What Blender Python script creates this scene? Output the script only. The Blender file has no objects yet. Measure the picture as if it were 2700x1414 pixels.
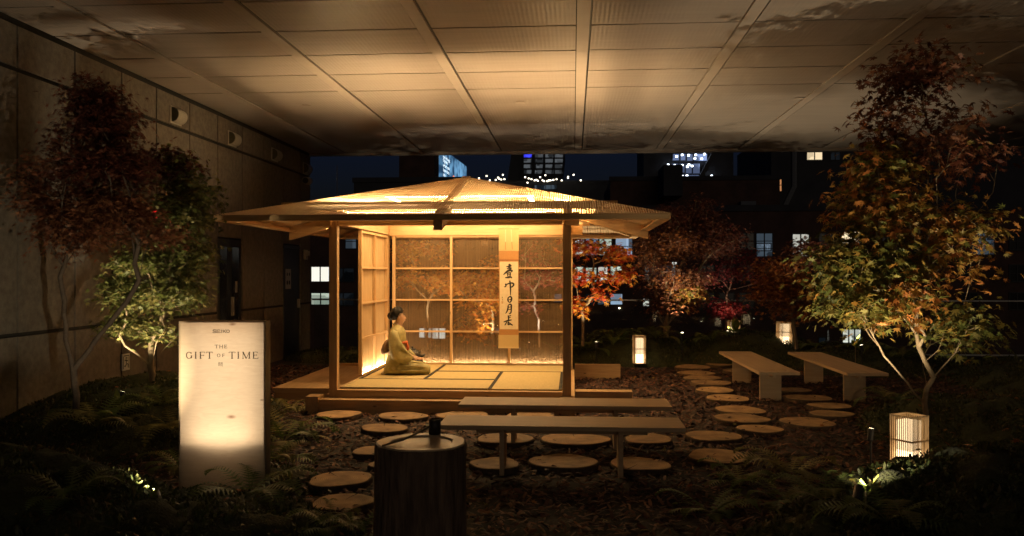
import bpy, math, random
import numpy as np
from mathutils import Vector, Matrix, Euler, noise as mnoise

random.seed(7)
rng = np.random.default_rng(11)
S = bpy.context.scene
COL = S.collection
R = math.radians
PI = math.pi

# ------------------------------------------------------------------ camera
FPX, YAW, HOR, EYE = 2120.5, 0.0722, 689.4, 1.62      # focal (px of a 2576 wide frame), yaw, horizon row, eye height
cam_d = bpy.data.cameras.new('camera')
cam = bpy.data.objects.new('camera', cam_d)
COL.objects.link(cam)
cam.location = (0, 0, EYE)
cam.rotation_euler = (PI / 2, 0, YAW)
cam_d.sensor_width = 36
cam_d.lens = FPX / 2576 * 36
cam_d.shift_y = (HOR - 674.5) / 2576
cam_d.clip_start = 0.05
cam_d.clip_end = 2000
cam_d.dof.use_dof = True
cam_d.dof.focus_distance = 10.8
cam_d.dof.aperture_fstop = 4.0
S.camera = cam

# ------------------------------------------------------------------ sky, fill sun, exposure
world = bpy.data.worlds.new('World')
S.world = world
world.use_nodes = True
nt = world.node_tree
nt.nodes.clear()
sky = nt.nodes.new('ShaderNodeTexSky')
sky.sky_type = 'NISHITA'
sky.sun_disc = False
sky.sun_elevation = R(1.0)
sky.sun_rotation = R(180)
bg = nt.nodes.new('ShaderNodeBackground')
bg.inputs['Strength'].default_value = 0.007
wo = nt.nodes.new('ShaderNodeOutputWorld')
tint = nt.nodes.new('ShaderNodeMix'); tint.data_type = 'RGBA'; tint.blend_type = 'MULTIPLY'
tint.inputs[0].default_value = 1.0
tint.inputs[7].default_value = (.28, .45, 1.7, 1)                 # the deep blue of a city night
nt.links.new(sky.outputs[0], tint.inputs[6])
nt.links.new(tint.outputs[2], bg.inputs[0])
nt.links.new(bg.outputs[0], wo.inputs[0])

fill_sun_d = bpy.data.lights.new('fill_sun', 'SUN')
fill_sun_d.energy = 0.105                  # weak fill added from behind the camera to lift the foreground
fill_sun_d.angle = R(35)
fill_sun_d.color = (1.0, 0.80, 0.58)
fill_sun = bpy.data.objects.new('fill_sun', fill_sun_d)
COL.objects.link(fill_sun)
fill_sun.rotation_euler = (R(74), 0, R(12))

S.view_settings.view_transform = 'Standard'
S.view_settings.look = 'None'
S.view_settings.exposure = 0.3
S.view_settings.gamma = 1.0
S.view_settings.use_curve_mapping = False
S.render.engine = 'CYCLES'
S.cycles.use_adaptive_sampling = False
S.cycles.max_bounces = 8
S.cycles.diffuse_bounces = 5
S.cycles.glossy_bounces = 3
S.cycles.transmission_bounces = 6
S.cycles.transparent_max_bounces = 8
S.cycles.sample_clamp_indirect = 4.0
S.cycles.caustics_reflective = False
S.cycles.caustics_refractive = False
S.cycles.use_denoising = True

# strengths of the lamps the place has
WARM = (1.0, 0.69, 0.335)
WARMW = (1.0, 0.72, 0.42)
K_ROOF, K_FOOT, K_SIGN, K_LANT, K_SPOT, K_WIN = 470.0, 85.0, 3.6, 1.0, 2.0, 0.85


# ------------------------------------------------------------------ measuring helpers (pixel of the photograph -> a point at a known depth)
def pY(u, v, Y):
    t = (u - 1288) / FPX
    c, s = math.cos(YAW), math.sin(YAW)
    X = Y * (t * c - s) / (c + t * s)
    dep = Y * c - X * s
    return X, EYE + (HOR - v) * dep / FPX


def pZ(u, v, z):
    c, s = math.cos(YAW), math.sin(YAW)
    dep = FPX * (EYE - z) / (v - HOR)
    lat = (u - 1288) / FPX * dep
    return lat * c - dep * s, dep * c + lat * s


def pX(u, v, X):
    t = (u - 1288) / FPX
    c, s = math.cos(YAW), math.sin(YAW)
    Y = X * (c + t * s) / (t * c - s)
    return Y, pY(u, v, Y)[1]


# ------------------------------------------------------------------ materials
MATS = {}


def new_mat(name):
    m = bpy.data.materials.new(name)
    m.use_nodes = True
    n = m.node_tree.nodes
    b = n.get('Principled BSDF')
    return m, n, m.node_tree.links, b


def rgb(c):
    return (c[0], c[1], c[2], 1)


def surf(name, c1, c2=None, rough=0.7, scale=8, stretch=(1, 1, 1), bump=0.0, bscale=None, metal=0.0, detail=5, lo=.35, hi=.65, spec=.4, ribs=0):
    """A surface of two colours mixed by noise (in the object's own coordinates) with fine relief."""
    if name in MATS:
        return MATS[name]
    m, n, l, b = new_mat(name)
    b.inputs['Roughness'].default_value = rough
    b.inputs['Metallic'].default_value = metal
    b.inputs['Specular IOR Level'].default_value = spec
    c2 = c2 or tuple(x * .7 for x in c1)
    tc = n.new('ShaderNodeTexCoord')
    mp = n.new('ShaderNodeMapping')
    mp.inputs['Scale'].default_value = stretch
    oi = n.new('ShaderNodeObjectInfo')
    ad = n.new('ShaderNodeVectorMath'); ad.operation = 'ADD'
    ml = n.new('ShaderNodeMath'); ml.operation = 'MULTIPLY'; ml.inputs[1].default_value = 37.0
    l.new(oi.outputs['Random'], ml.inputs[0])
    l.new(tc.outputs['Object'], ad.inputs[0]); l.new(ml.outputs[0], ad.inputs[1])
    l.new(ad.outputs[0], mp.inputs['Vector'])
    nz = n.new('ShaderNodeTexNoise')
    nz.inputs['Scale'].default_value = scale
    nz.inputs['Detail'].default_value = detail
    nz.inputs['Roughness'].default_value = .6
    l.new(mp.outputs[0], nz.inputs['Vector'])
    cr = n.new('ShaderNodeValToRGB')
    cr.color_ramp.elements[0].position = lo; cr.color_ramp.elements[1].position = hi
    cr.color_ramp.elements[0].color = rgb(c1); cr.color_ramp.elements[1].color = rgb(c2)
    l.new(nz.outputs['Fac'], cr.inputs[0])
    l.new(cr.outputs[0], b.inputs['Base Color'])
    if ribs:
        wv_ = n.new('ShaderNodeTexWave'); wv_.inputs['Scale'].default_value = ribs; wv_.bands_direction = 'X'; wv_.inputs['Distortion'].default_value = .6
        l.new(tc.outputs['Object'], wv_.inputs['Vector'])
        bp = n.new('ShaderNodeBump'); bp.inputs['Strength'].default_value = .35; bp.inputs['Distance'].default_value = .004
        l.new(wv_.outputs['Fac'], bp.inputs['Height']); l.new(bp.outputs[0], b.inputs['Normal'])
    elif bump:
        n2 = n.new('ShaderNodeTexNoise')
        n2.inputs['Scale'].default_value = bscale or scale * 4
        n2.inputs['Detail'].default_value = 4
        l.new(mp.outputs[0], n2.inputs['Vector'])
        bp = n.new('ShaderNodeBump')
        bp.inputs['Strength'].default_value = bump
        bp.inputs['Distance'].default_value = .02
        l.new(n2.outputs['Fac'], bp.inputs['Height'])
        l.new(bp.outputs[0], b.inputs['Normal'])
    MATS[name] = m
    return m


def wood(name, axis, c1, c2, rough=.55, knots=True, scale=9):
    """Sawn timber: grain drawn out along one axis, a few dark knots."""
    if name in MATS:
        return MATS[name]
    m, n, l, b = new_mat(name)
    b.inputs['Roughness'].default_value = rough
    b.inputs['Specular IOR Level'].default_value = .35
    tc = n.new('ShaderNodeTexCoord'); oi = n.new('ShaderNodeObjectInfo')
    ml = n.new('ShaderNodeMath'); ml.operation = 'MULTIPLY'; ml.inputs[1].default_value = 53.0
    ad = n.new('ShaderNodeVectorMath'); ad.operation = 'ADD'
    l.new(oi.outputs['Random'], ml.inputs[0]); l.new(tc.outputs['Object'], ad.inputs[0]); l.new(ml.outputs[0], ad.inputs[1])
    mp = n.new('ShaderNodeMapping')
    st = [1.0, 1.0, 1.0]; st['xyz'.index(axis)] = .07
    mp.inputs['Scale'].default_value = st
    l.new(ad.outputs[0], mp.inputs['Vector'])
    nz = n.new('ShaderNodeTexNoise'); nz.inputs['Scale'].default_value = scale * 4; nz.inputs['Detail'].default_value = 6
    nz.inputs['Distortion'].default_value = .6
    l.new(mp.outputs[0], nz.inputs['Vector'])
    cr = n.new('ShaderNodeValToRGB')
    cr.color_ramp.elements[0].position = .32; cr.color_ramp.elements[1].position = .68
    cr.color_ramp.elements[0].color = rgb(c1); cr.color_ramp.elements[1].color = rgb(c2)
    l.new(nz.outputs['Fac'], cr.inputs[0])
    out = cr.outputs[0]
    if knots:
        mk = n.new('ShaderNodeMapping')
        sk = [1.0, 1.0, 1.0]; sk['xyz'.index(axis)] = .45
        mk.inputs['Scale'].default_value = sk
        l.new(ad.outputs[0], mk.inputs['Vector'])
        vo = n.new('ShaderNodeTexVoronoi'); vo.inputs['Scale'].default_value = 6.0
        l.new(mk.outputs[0], vo.inputs['Vector'])
        c3 = n.new('ShaderNodeValToRGB')
        c3.color_ramp.elements[0].position = .035; c3.color_ramp.elements[1].position = .085
        c3.color_ramp.elements[0].color = (1, 1, 1, 1); c3.color_ramp.elements[1].color = (0, 0, 0, 1)
        l.new(vo.outputs['Distance'], c3.inputs[0])
        mx = n.new('ShaderNodeMix'); mx.data_type = 'RGBA'
        l.new(c3.outputs[0], mx.inputs[0]); l.new(out, mx.inputs[6])
        mx.inputs[7].default_value = rgb(tuple(x * .35 for x in c2))
        out = mx.outputs[2]
    l.new(out, b.inputs['Base Color'])
    bp = n.new('ShaderNodeBump'); bp.inputs['Strength'].default_value = .15; bp.inputs['Distance'].default_value = .004
    l.new(nz.outputs['Fac'], bp.inputs['Height']); l.new(bp.outputs[0], b.inputs['Normal'])
    MATS[name] = m
    return m


def emit(name, color, strength, vary=0.0, scale=6.0, sample=None):
    """Something that gives off light (a lamp, a lit window, a screen)."""
    if name in MATS:
        return MATS[name]
    m, n, l, b = new_mat(name)
    n.remove(b)
    e = n.new('ShaderNodeEmission'); e.inputs['Color'].default_value = rgb(color); e.inputs['Strength'].default_value = strength
    if vary:
        tc = n.new('ShaderNodeTexCoord'); nz = n.new('ShaderNodeTexVoronoi'); nz.inputs['Scale'].default_value = scale
        nz.feature = 'F1'; nz.distance = 'CHEBYCHEV'
        l.new(tc.outputs['Object'], nz.inputs['Vector'])
        sp = n.new('ShaderNodeSeparateColor'); l.new(nz.outputs['Color'], sp.inputs[0])
        mr = n.new('ShaderNodeMapRange'); mr.inputs[3].default_value = strength * (1 - vary); mr.inputs[4].default_value = strength * (1 + vary * .6)
        l.new(sp.outputs[0], mr.inputs[0]); l.new(mr.outputs[0], e.inputs['Strength'])
    l.new(e.outputs[0], n['Material Output'].inputs[0])
    m.cycles.emission_sampling = sample or ('FRONT' if strength > 3 else 'NONE')
    MATS[name] = m
    return m


def leafmat(name, trans=.45, rough=.5):
    """Leaf blades: colour from the leaf's own attribute, light passes through them."""
    if name in MATS:
        return MATS[name]
    m, n, l, b = new_mat(name)
    at = n.new('ShaderNodeAttribute'); at.attribute_name = 'col'
    b.inputs['Roughness'].default_value = rough
    b.inputs['Specular IOR Level'].default_value = .3
    l.new(at.outputs['Color'], b.inputs['Base Color'])
    tr = n.new('ShaderNodeBsdfTranslucent'); l.new(at.outputs['Color'], tr.inputs['Color'])
    mx = n.new('ShaderNodeMixShader'); mx.inputs[0].default_value = trans
    l.new(b.outputs[0], mx.inputs[1]); l.new(tr.outputs[0], mx.inputs[2])
    l.new(mx.outputs[0], n['Material Output'].inputs[0])
    MATS[name] = m
    return m


def attrmat(name, rough=.8):
    if name in MATS:
        return MATS[name]
    m, n, l, b = new_mat(name)
    at = n.new('ShaderNodeAttribute'); at.attribute_name = 'col'
    b.inputs['Roughness'].default_value = rough
    l.new(at.outputs['Color'], b.inputs['Base Color'])
    MATS[name] = m
    return m


PALE1, PALE2 = (.58, .39, .20), (.45, .28, .125)
WX = wood('pale_timber_x', 'x', PALE1, PALE2)
WY = wood('pale_timber_y', 'y', PALE1, PALE2)
WZ = wood('pale_timber_z', 'z', PALE1, PALE2)
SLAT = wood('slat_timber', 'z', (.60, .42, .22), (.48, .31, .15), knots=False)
PLYX = wood('bench_ply_x', 'x', (.56, .40, .235), (.47, .33, .185), rough=.6, knots=False, scale=6)
PLYY = wood('bench_ply_y', 'y', (.50, .36, .21), (.42, .29, .16), rough=.6, knots=False, scale=6)
TATAMI = surf('tatami_straw', (.52, .40, .18), (.46, .35, .15), rough=.75, scale=60, stretch=(1, .12, 1), bump=.2)
HERI = surf('tatami_border_cloth', (.012, .011, .010), (.02, .018, .016), rough=.9, scale=80)
IRON = surf('cast_iron', (.012, .011, .010), (.022, .02, .018), rough=.55, scale=40, bump=.3)
BARK = surf('stump_bark', (.21, .145, .10), (.085, .058, .042), rough=1.0, scale=9, stretch=(3, 3, .4), bump=1.0, bscale=14, spec=.08)
ENDG = surf('end_grain', (.36, .235, .11), (.27, .165, .07), rough=.8, scale=5, bump=.1)
GRND = surf('mulch_soil', (.020, .013, .010), (.010, .007, .006), rough=.95, scale=14, bump=.5)
MOSS = surf('moss', (.042, .050, .017), (.018, .022, .009), rough=1.0, scale=9, bump=1.0, bscale=60, detail=8)
WALLM = surf('wall_panel', (.15, .128, .106), (.098, .083, .068), rough=.9, scale=14, bump=.5, bscale=120, detail=9)
CEILM = surf('ceiling_panel', (.275, .232, .203), (.238, .202, .178), rough=.42, scale=3, stretch=(.3, 4, 1), ribs=7.0)
STRIP = surf('ceiling_strip', (.31, .262, .228), (.28, .237, .207), rough=.45, scale=4)
DARKM = surf('dark_metal', (.018, .018, .019), (.028, .027, .027), rough=.45, scale=20, metal=.3)
BLACKM = surf('joint_shadow_gap', (.012, .011, .010), (.016, .014, .012), rough=.9, scale=20)
WHITEP = surf('white_plastic', (.34, .31, .26), (.30, .27, .23), rough=.45, scale=8)
BRICK = surf('far_brick', (.085, .045, .034), (.05, .028, .022), rough=.95, scale=.6, bump=.2)
CONC = surf('far_concrete', (.05, .05, .055), (.035, .035, .04), rough=.95, scale=.4)
TREEB = surf('tree_bark', (.22, .165, .10), (.14, .10, .06), rough=.9, scale=18, stretch=(1, 1, .3), bump=.4)
LEAFM = leafmat('maple_leaf')
FERNM = leafmat('fern_leaf', trans=.3)
CHIPM = attrmat('bark_chip')


# ------------------------------------------------------------------ mesh helpers
WLOC = {}


def wl(o):
    return WLOC.get(o.name, Vector((0, 0, 0))) if o is not None else Vector((0, 0, 0))


def link(o, parent=None):
    COL.objects.link(o)
    if parent is not None:
        o.parent = parent
    return o


def tag(o, label=None, cat=None, group=None, kind=None):
    if label: o['label'] = label
    if cat: o['category'] = cat
    if group: o['group'] = group
    if kind: o['kind'] = kind
    return o


def thing(name, label, cat, loc=(0, 0, 0), rz=0.0, group=None):
    o = bpy.data.objects.new(name, None)
    o.empty_display_size = .1
    COL.objects.link(o)
    o.location = loc
    o.rotation_euler = (0, 0, rz)
    WLOC[o.name] = Vector(loc)
    return tag(o, label, cat, group)


class MB:
    def __init__(s):
        s.v, s.f = [], []

    def add(s, vs, fs):
        k = len(s.v)
        s.v.extend([tuple(p) for p in vs])
        s.f.extend([tuple(i + k for i in f) for f in fs])
        return s

    def box(s, x0, x1, y0, y1, z0, z1):
        vs = [(x0, y0, z0), (x1, y0, z0), (x1, y1, z0), (x0, y1, z0), (x0, y0, z1), (x1, y0, z1), (x1, y1, z1), (x0, y1, z1)]
        return s.add(vs, [(3, 2, 1, 0), (4, 5, 6, 7), (0, 1, 5, 4), (1, 2, 6, 5), (2, 3, 7, 6), (3, 0, 4, 7)])

    def beam(s, p0, p1, w, h, up=(0, 0, 1)):
        """Bar from p0 to p1 (its centre line), w across, h along up."""
        p0, p1, up = Vector(p0), Vector(p1), Vector(up)
        d = (p1 - p0).normalized()
        a = d.cross(up).normalized()
        b = a.cross(d).normalized()
        vs = []
        for p in (p0, p1):
            for sa, sb in ((-1, -1), (1, -1), (1, 1), (-1, 1)):
                vs.append(p + a * sa * w / 2 + b * sb * h / 2)
        return s.add(vs, [(3, 2, 1, 0), (4, 5, 6, 7), (0, 1, 5, 4), (1, 2, 6, 5), (2, 3, 7, 6), (3, 0, 4, 7)])

    def tube(s, pts, rad, n=6):
        pts = [Vector(p) for p in pts]
        if not hasattr(rad, '__len__'): rad = [rad] * len(pts)
        k = len(s.v)
        for i, p in enumerate(pts):
            d = (pts[min(i + 1, len(pts) - 1)] - pts[max(i - 1, 0)]).normalized()
            a = d.cross(Vector((0, 0, 1)) if abs(d.z) < .9 else Vector((1, 0, 0))).normalized()
            b = d.cross(a)
            for j in range(n):
                t = 2 * PI * j / n
                s.v.append(tuple(p + (a * math.cos(t) + b * math.sin(t)) * rad[i]))
        for i in range(len(pts) - 1):
            for j in range(n):
                j2 = (j + 1) % n
                s.f.append((k + i * n + j, k + i * n + j2, k + (i + 1) * n + j2, k + (i + 1) * n + j))
        s.f.append(tuple(k + j for j in reversed(range(n))))
        s.f.append(tuple(k + (len(pts) - 1) * n + j for j in range(n)))
        return s

    def rings(s, rings, closed=True, cap=True):
        """Loft through rings of equally many points."""
        k, n = len(s.v), len(rings[0])
        for r in rings: s.v.extend([tuple(p) for p in r])
        m = n if closed else n - 1
        for i in range(len(rings) - 1):
            for j in range(m):
                j2 = (j + 1) % n
                s.f.append((k + i * n + j, k + i * n + j2, k + (i + 1) * n + j2, k + (i + 1) * n + j))
        if cap and closed:
            s.f.append(tuple(k + j for j in reversed(range(n))))
            s.f.append(tuple(k + (len(rings) - 1) * n + j for j in range(n)))
        return s

    def lathe(s, prof, n=24, c=(0, 0, 0), wob=None, cap=True):
        rr = []
        for r, z in prof:
            ring = []
            for j in range(n):
                t = 2 * PI * j / n
                q = r * (wob(t, z) if wob else 1)
                ring.append((c[0] + q * math.cos(t), c[1] + q * math.sin(t), c[2] + z))
            rr.append(ring)
        return s.rings(rr, cap=cap)

    def build(s, name, mat, parent=None, smooth=False, local=False, bevel=0, kind=None):
        me = bpy.data.meshes.new(name)
        o0 = Vector((0, 0, 0)) if local else wl(parent)
        vs = [(p[0] - o0.x, p[1] - o0.y, p[2] - o0.z) for p in s.v]
        me.from_pydata(vs, [], s.f)
        if smooth:
            me.polygons.foreach_set('use_smooth', [True] * len(me.polygons))
        me.update()
        o = bpy.data.objects.new(name, me)
        if mat: me.materials.append(mat)
        link(o, parent)
        WLOC[o.name] = o0.copy()
        if bevel:
            b = o.modifiers.new('edge', 'BEVEL'); b.width = bevel; b.segments = 2; b.limit_method = 'ANGLE'
        if kind: o['kind'] = kind
        return o


def bx(name, mat, parent, x0, x1, y0, y1, z0, z1, bevel=0, local=False):
    return MB().box(x0, x1, y0, y1, z0, z1).build(name, mat, parent, bevel=bevel, local=local)


def np_mesh(name, verts, tris, mat, parent=None, cols=None, smooth=False, kind=None):
    """A mesh from arrays (world coordinates)."""
    me = bpy.data.meshes.new(name)
    o0 = wl(parent)
    v = np.asarray(verts, np.float32) - np.array(o0, np.float32)
    t = np.asarray(tris, np.int32)
    me.vertices.add(len(v)); me.vertices.foreach_set('co', v.ravel())
    me.loops.add(t.size); me.loops.foreach_set('vertex_index', t.ravel())
    me.polygons.add(len(t)); me.polygons.foreach_set('loop_start', np.arange(0, t.size, t.shape[1], dtype=np.int32))
    if smooth: me.polygons.foreach_set('use_smooth', np.ones(len(t), bool))
    me.update(calc_edges=True)
    if cols is not None:
        at = me.color_attributes.new('col', 'FLOAT_COLOR', 'POINT')
        c = np.ones((len(v), 4), np.float32); c[:, :3] = cols
        at.data.foreach_set('color', c.ravel())
    me.materials.append(mat)
    o = bpy.data.objects.new(name, me)
    link(o, parent)
    WLOC[o.name] = o0.copy()
    if kind: o['kind'] = kind
    return o


def copy_tree(o, parent=None):
    c = o.copy()
    COL.objects.link(c)
    if parent is not None:
        c.parent = parent
        c.matrix_parent_inverse = o.matrix_parent_inverse.copy()
    for ch in list(o.children):
        copy_tree(ch, c)
    return c


def lamp(name, kind, loc, energy, color, parent=None, aim=None, spot=None, blend=.3, size=.03):
    d = bpy.data.lights.new(name, kind)
    d.energy = energy
    d.color = color
    o = bpy.data.objects.new(name, d)
    link(o, parent)
    o.location = Vector(loc) - wl(parent)
    if kind == 'SPOT':
        d.spot_size = R(spot or 90); d.spot_blend = blend; d.shadow_soft_size = size
        if aim is not None:
            o.rotation_euler = (Vector(aim) - Vector(loc)).to_track_quat('-Z', 'Y').to_euler()
    elif kind == 'POINT':
        d.shadow_soft_size = size
    return o


def noise2(x, y, s=1.0, z=0.0):
    return mnoise.noise(Vector((x * s, y * s, z)))


# ------------------------------------------------------------------ the lie of the land
MOUNDS = [  # centre x, y, radius x, y, height
    (-3.75, 4.55, 1.75, 1.35, .60), (-2.35, 5.1, 1.05, .75, .20), (-4.55, 8.7, 1.35, 2.1, .52), (-2.42, 6.15, .55, .8, .10),
    (1.9, 4.6, 1.25, 1.05, .22), (2.9, 5.1, 1.75, 1.4, .57), (4.3, 8.6, 1.35, 2.2, .34),
    (1.0, 15.9, 1.6, 1.2, .58), (3.2, 16.1, 1.7, 1.3, .56), (5.0, 15.2, 1.5, 1.9, .36), (-1.5, 15.6, 1.7, 1.1, .46), (-4.4, 15.9, 1.2, 1.0, .2),
    (-.35, 3.1, .7, .75, .12), (7.0, 11.5, 1.6, 4.0, .4),
]


def mound_h(x, y):
    """Height of the planted mounds above the mulch."""
    h = np.zeros_like(np.asarray(x, float))
    for cx, cy, rx, ry, hh in MOUNDS:
        d = ((x - cx) / rx) ** 2 + ((y - cy) / ry) ** 2
        h = np.maximum(h, hh * np.clip(1 - d, 0, None) ** .8)
    return h

# ================================================================== SETTING
GX0, GX1, GY0, GY1 = -5.45, 10.0, -3.0, 17.35
CZ = EYE + 2.5                                        # underside of the ceiling
g = MB().box(GX0 - 3, GX1, GY0, GY1, -.4, 0.0).build('ground', GRND); g['kind'] = 'structure'
tag(bx('street', CONC, None, -400, 400, 17.4, 900, -24.4, -24), kind='structure')

# moss covered mounds: one sheet each, its rim dipping under the mulch
for i, (cx, cy, rx, ry, hh) in enumerate(MOUNDS):
    n = 40
    gx = np.linspace(cx - rx * 1.12, cx + rx * 1.12, n); gy = np.linspace(cy - ry * 1.12, cy + ry * 1.12, n)
    X, Y = np.meshgrid(gx, gy)
    d = ((X - cx) / rx) ** 2 + ((Y - cy) / ry) ** 2
    H = hh * np.sign(1 - d) * np.abs(1 - d) ** .8
    B = np.array([[noise2(a, b, 3.2, i) * .10 + noise2(a, b, 9, i) * .045 for a, b in zip(ra, rb)] for ra, rb in zip(X, Y)])
    Z = H + B * np.clip(H / .25 + .25, 0, 1) - .012
    Z = np.maximum(Z, -.1)
    X = np.minimum(X, GX1 - .05); X = np.maximum(X, GX0 + .02); Y = np.minimum(Y, GY1 - .25)
    V = np.stack([X.ravel(), Y.ravel(), Z.ravel()], 1)
    q = [(a * n + b, a * n + b + 1, (a + 1) * n + b + 1, (a + 1) * n + b) for a in range(n - 1) for b in range(n - 1)]
    np_mesh('mound', V, np.array(q), MOSS, smooth=True, kind='structure')

# ceiling: a slab, and under it metal panels hung in bays between wider strips
ceil = bx('ceiling', BLACKM, None, GX0 - 3, GX1, GY0, 17.25, CZ + .05, CZ + .35); ceil['kind'] = 'structure'
BX0, BP, PY0, PP = -1.511, 1.619, 8.501, .948
strips = [BX0 + k * BP for k in range(-3, 8)]
rows = [PY0 + k * PP for k in range(-6, 4)]
edges = [GX0] + [s for s in strips if s > GX0 + .3] + [GX1 - .1]
SW = .15
for i in range(len(edges) - 1):
    xa, xb = edges[i] + (SW / 2 if i else .0), edges[i + 1] - SW / 2
    for j in range(len(rows) - 1):
        bx('panel', CEILM, ceil, xa + .004, xb - .004, rows[j] + .016, rows[j + 1] - .016, CZ, CZ + .035)
    bx('panel', CEILM, ceil, xa + .004, xb - .004, rows[-1] + .016, 17.1, CZ, CZ + .035)
for x in edges[1:-1]:
    y = GY0 + .5
    for k, yn in enumerate([4.7, 7.55 + .03, 9.45, 11.35 + .05, 13.9, 17.12]):
        bx('strip', STRIP, ceil, x - SW / 2 + .006, x + SW / 2 - .018, y + .003, yn, CZ - .012, CZ + .03)
        y = yn
    bx('strip_channel', DARKM, ceil, x + SW / 2 - .016, x + SW / 2 - .004, GY0 + .5, 17.1, CZ + .006, CZ + .03)
tag(bx('roof_edge', STRIP, None, GX0 - .2, GX1, 17.252, 17.4, CZ - .03, CZ + .4), 'long pale metal edge of the ceiling slab above the night skyline', 'roof edge')
for X, Z in ((pY(1309, 245, 12.25)), (pY(2010, 240, 12.25)), (pY(767, 252, 12.2))):
    tag(MB().lathe([(.05, .0), (.075, .004), (.07, .012), (.0, .012)], 20, (X, 12.25, CZ - .0125)).build('smoke_detector', STRIP),
        {0: 'small round disc on the ceiling panel above the pavilion ridge', 1: 'small round disc on the ceiling above the tall right maple', 2: 'small round disc on the dark ceiling above the left wall'}[len([o for o in S.objects if o.name.startswith('smoke_detector')]) - 1], 'ceiling disc', 'discs on the ceiling')

# ------------------------------------------------------------------ the wall on the left, panel by panel
WXP = -5.45
joints = [pX(u, 400, WXP)[0] for u in (306, 393.7, 477.5, 548, 609.4, 663.9, 712.7, 756)]
pit = (joints[-1] - joints[0]) / 7
joints = [joints[0] - pit * k for k in range(5, 0, -1)] + joints + [17.2]
ZG1 = 1.02
ZG2 = pX(393.7, 304, WXP)[1]
wall = tag(bx('panelled_wall', BLACKM, None, WXP - .5, WXP - .028, 1.0, 17.2, 0, CZ + .05), 'tall beige panelled building wall with dark joints left of the pavilion', 'wall')
nj = len(joints)
doors = {nj - 6: 'door', nj - 3: 'door'}
for i in range(nj - 1):
    ya, yb = joints[i] + .014, joints[i + 1] - .014
    segs = [(.01, ZG1 - .02), (ZG1 + .02, ZG2 - .025), (ZG2 + .025, CZ - .06)]
    if i in doors: segs = [(2.2, ZG2 - .025), (ZG2 + .025, CZ - .06)]
    for za, zb in segs:
        bx('panel', WALLM, wall, WXP - .03, WXP, ya, yb, za, zb)
GLASSD = surf('door_glass', (.012, .014, .018), (.02, .022, .028), rough=.12, scale=2, spec=.6)
for i in doors:
    ya, yb = joints[i] + .014, joints[i + 1] - .014
    if i == nj - 6:
        ym = (ya + yb) / 2
        for a, b in ((ya, ym - .006), (ym + .006, yb)):
            d = bx('door', DARKM, wall, WXP - .05, WXP - .02, a, b, .01, 2.17)
            bx('door_glass', GLASSD, d, WXP - .02, WXP - .014, a + .1, b - .1, .25, 2.05)
        d2 = bx('handle', WHITEP, d, WXP - .014, WXP + .03, ym + .05, ym + .08, .95, 1.25)
        bx('notice', WHITEP, d, WXP - .0135, WXP - .011, ym + .22, ym + .30, 1.32, 1.5)
    else:
        d = bx('door', DARKM, wall, WXP - .05, WXP - .015, ya + .03, yb - .03, .01, 2.1)
        bx('door_frame', DARKM, wall, WXP - .03, WXP + .004, ya, yb, 2.11, 2.17)
        bx('handle', WHITEP, d, WXP - .015, WXP + .03, yb - .14, yb - .10, .95, 1.12)
        Yc, Zc = pX(727, 702, WXP)
        nb = bx('notice', WHITEP, d, WXP - .014, WXP - .010, Yc - .16, Yc + .14, Zc - .19, Zc + .19)
        PIC = surf('pictogram_ink', (.05, .05, .05), rough=.8)
        for dz, r in ((.09, .035), (-.07, .045)):
            for dy in (-.07, .05):
                MB().tube([(WXP - .0095, Yc + dy, Zc + dz), (WXP - .0085, Yc + dy, Zc + dz)], r, 8).build('pictogram', PIC, nb)
# plinth in front of the panels at the foot of the wall
bx('plinth', DARKM, wall, WXP - .01, WXP + .012, 1.0, joints[nj - 6], 0, .06)

# half round sconces, unlit, high on the wall
CAPM = surf('sconce_cap', (.085, .075, .04), rough=.6)
def sconce(Y, Z, s, label):
    t = thing('wall_sconce', label, 'wall lamp', (WXP, Y, Z), group='half round lamps high on the wall')
    MB().box(0, .012, -.24 * s, .24 * s, -.17 * s, .17 * s).build('back_plate', WHITEP, t, local=True)
    prof = []
    for k in range(13):
        a = -PI / 2 + PI * k / 12
        prof.append((.013 + .15 * s * math.cos(a), .15 * s * math.sin(a)))
    MB().rings([[(x, -.19 * s, z) for x, z in prof], [(x, .19 * s, z) for x, z in prof]]).build('shade', WHITEP, t, local=True)
    for yy in (-.195 * s, .195 * s):
        MB().rings([[(.013 + (x - .013) * .93, yy - .003, z * .93) for x, z in prof], [(.013 + (x - .013) * .93, yy + .003, z * .93) for x, z in prof]]).build('end_cap', CAPM, t, local=True)
for u, v, lab in ((441, 292, 'half round beige sconce nearest the camera, above the green maple'), (583, 350, 'half round beige sconce above the double glass door'),
                  (690, 390, 'half round sconce between the two doors, just under the ceiling'), (768, 425, 'half round sconce farthest along the wall, above the security camera')):
    Y, Z = pX(u, v, WXP)
    sconce(Y, Z, .68, lab)
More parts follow.
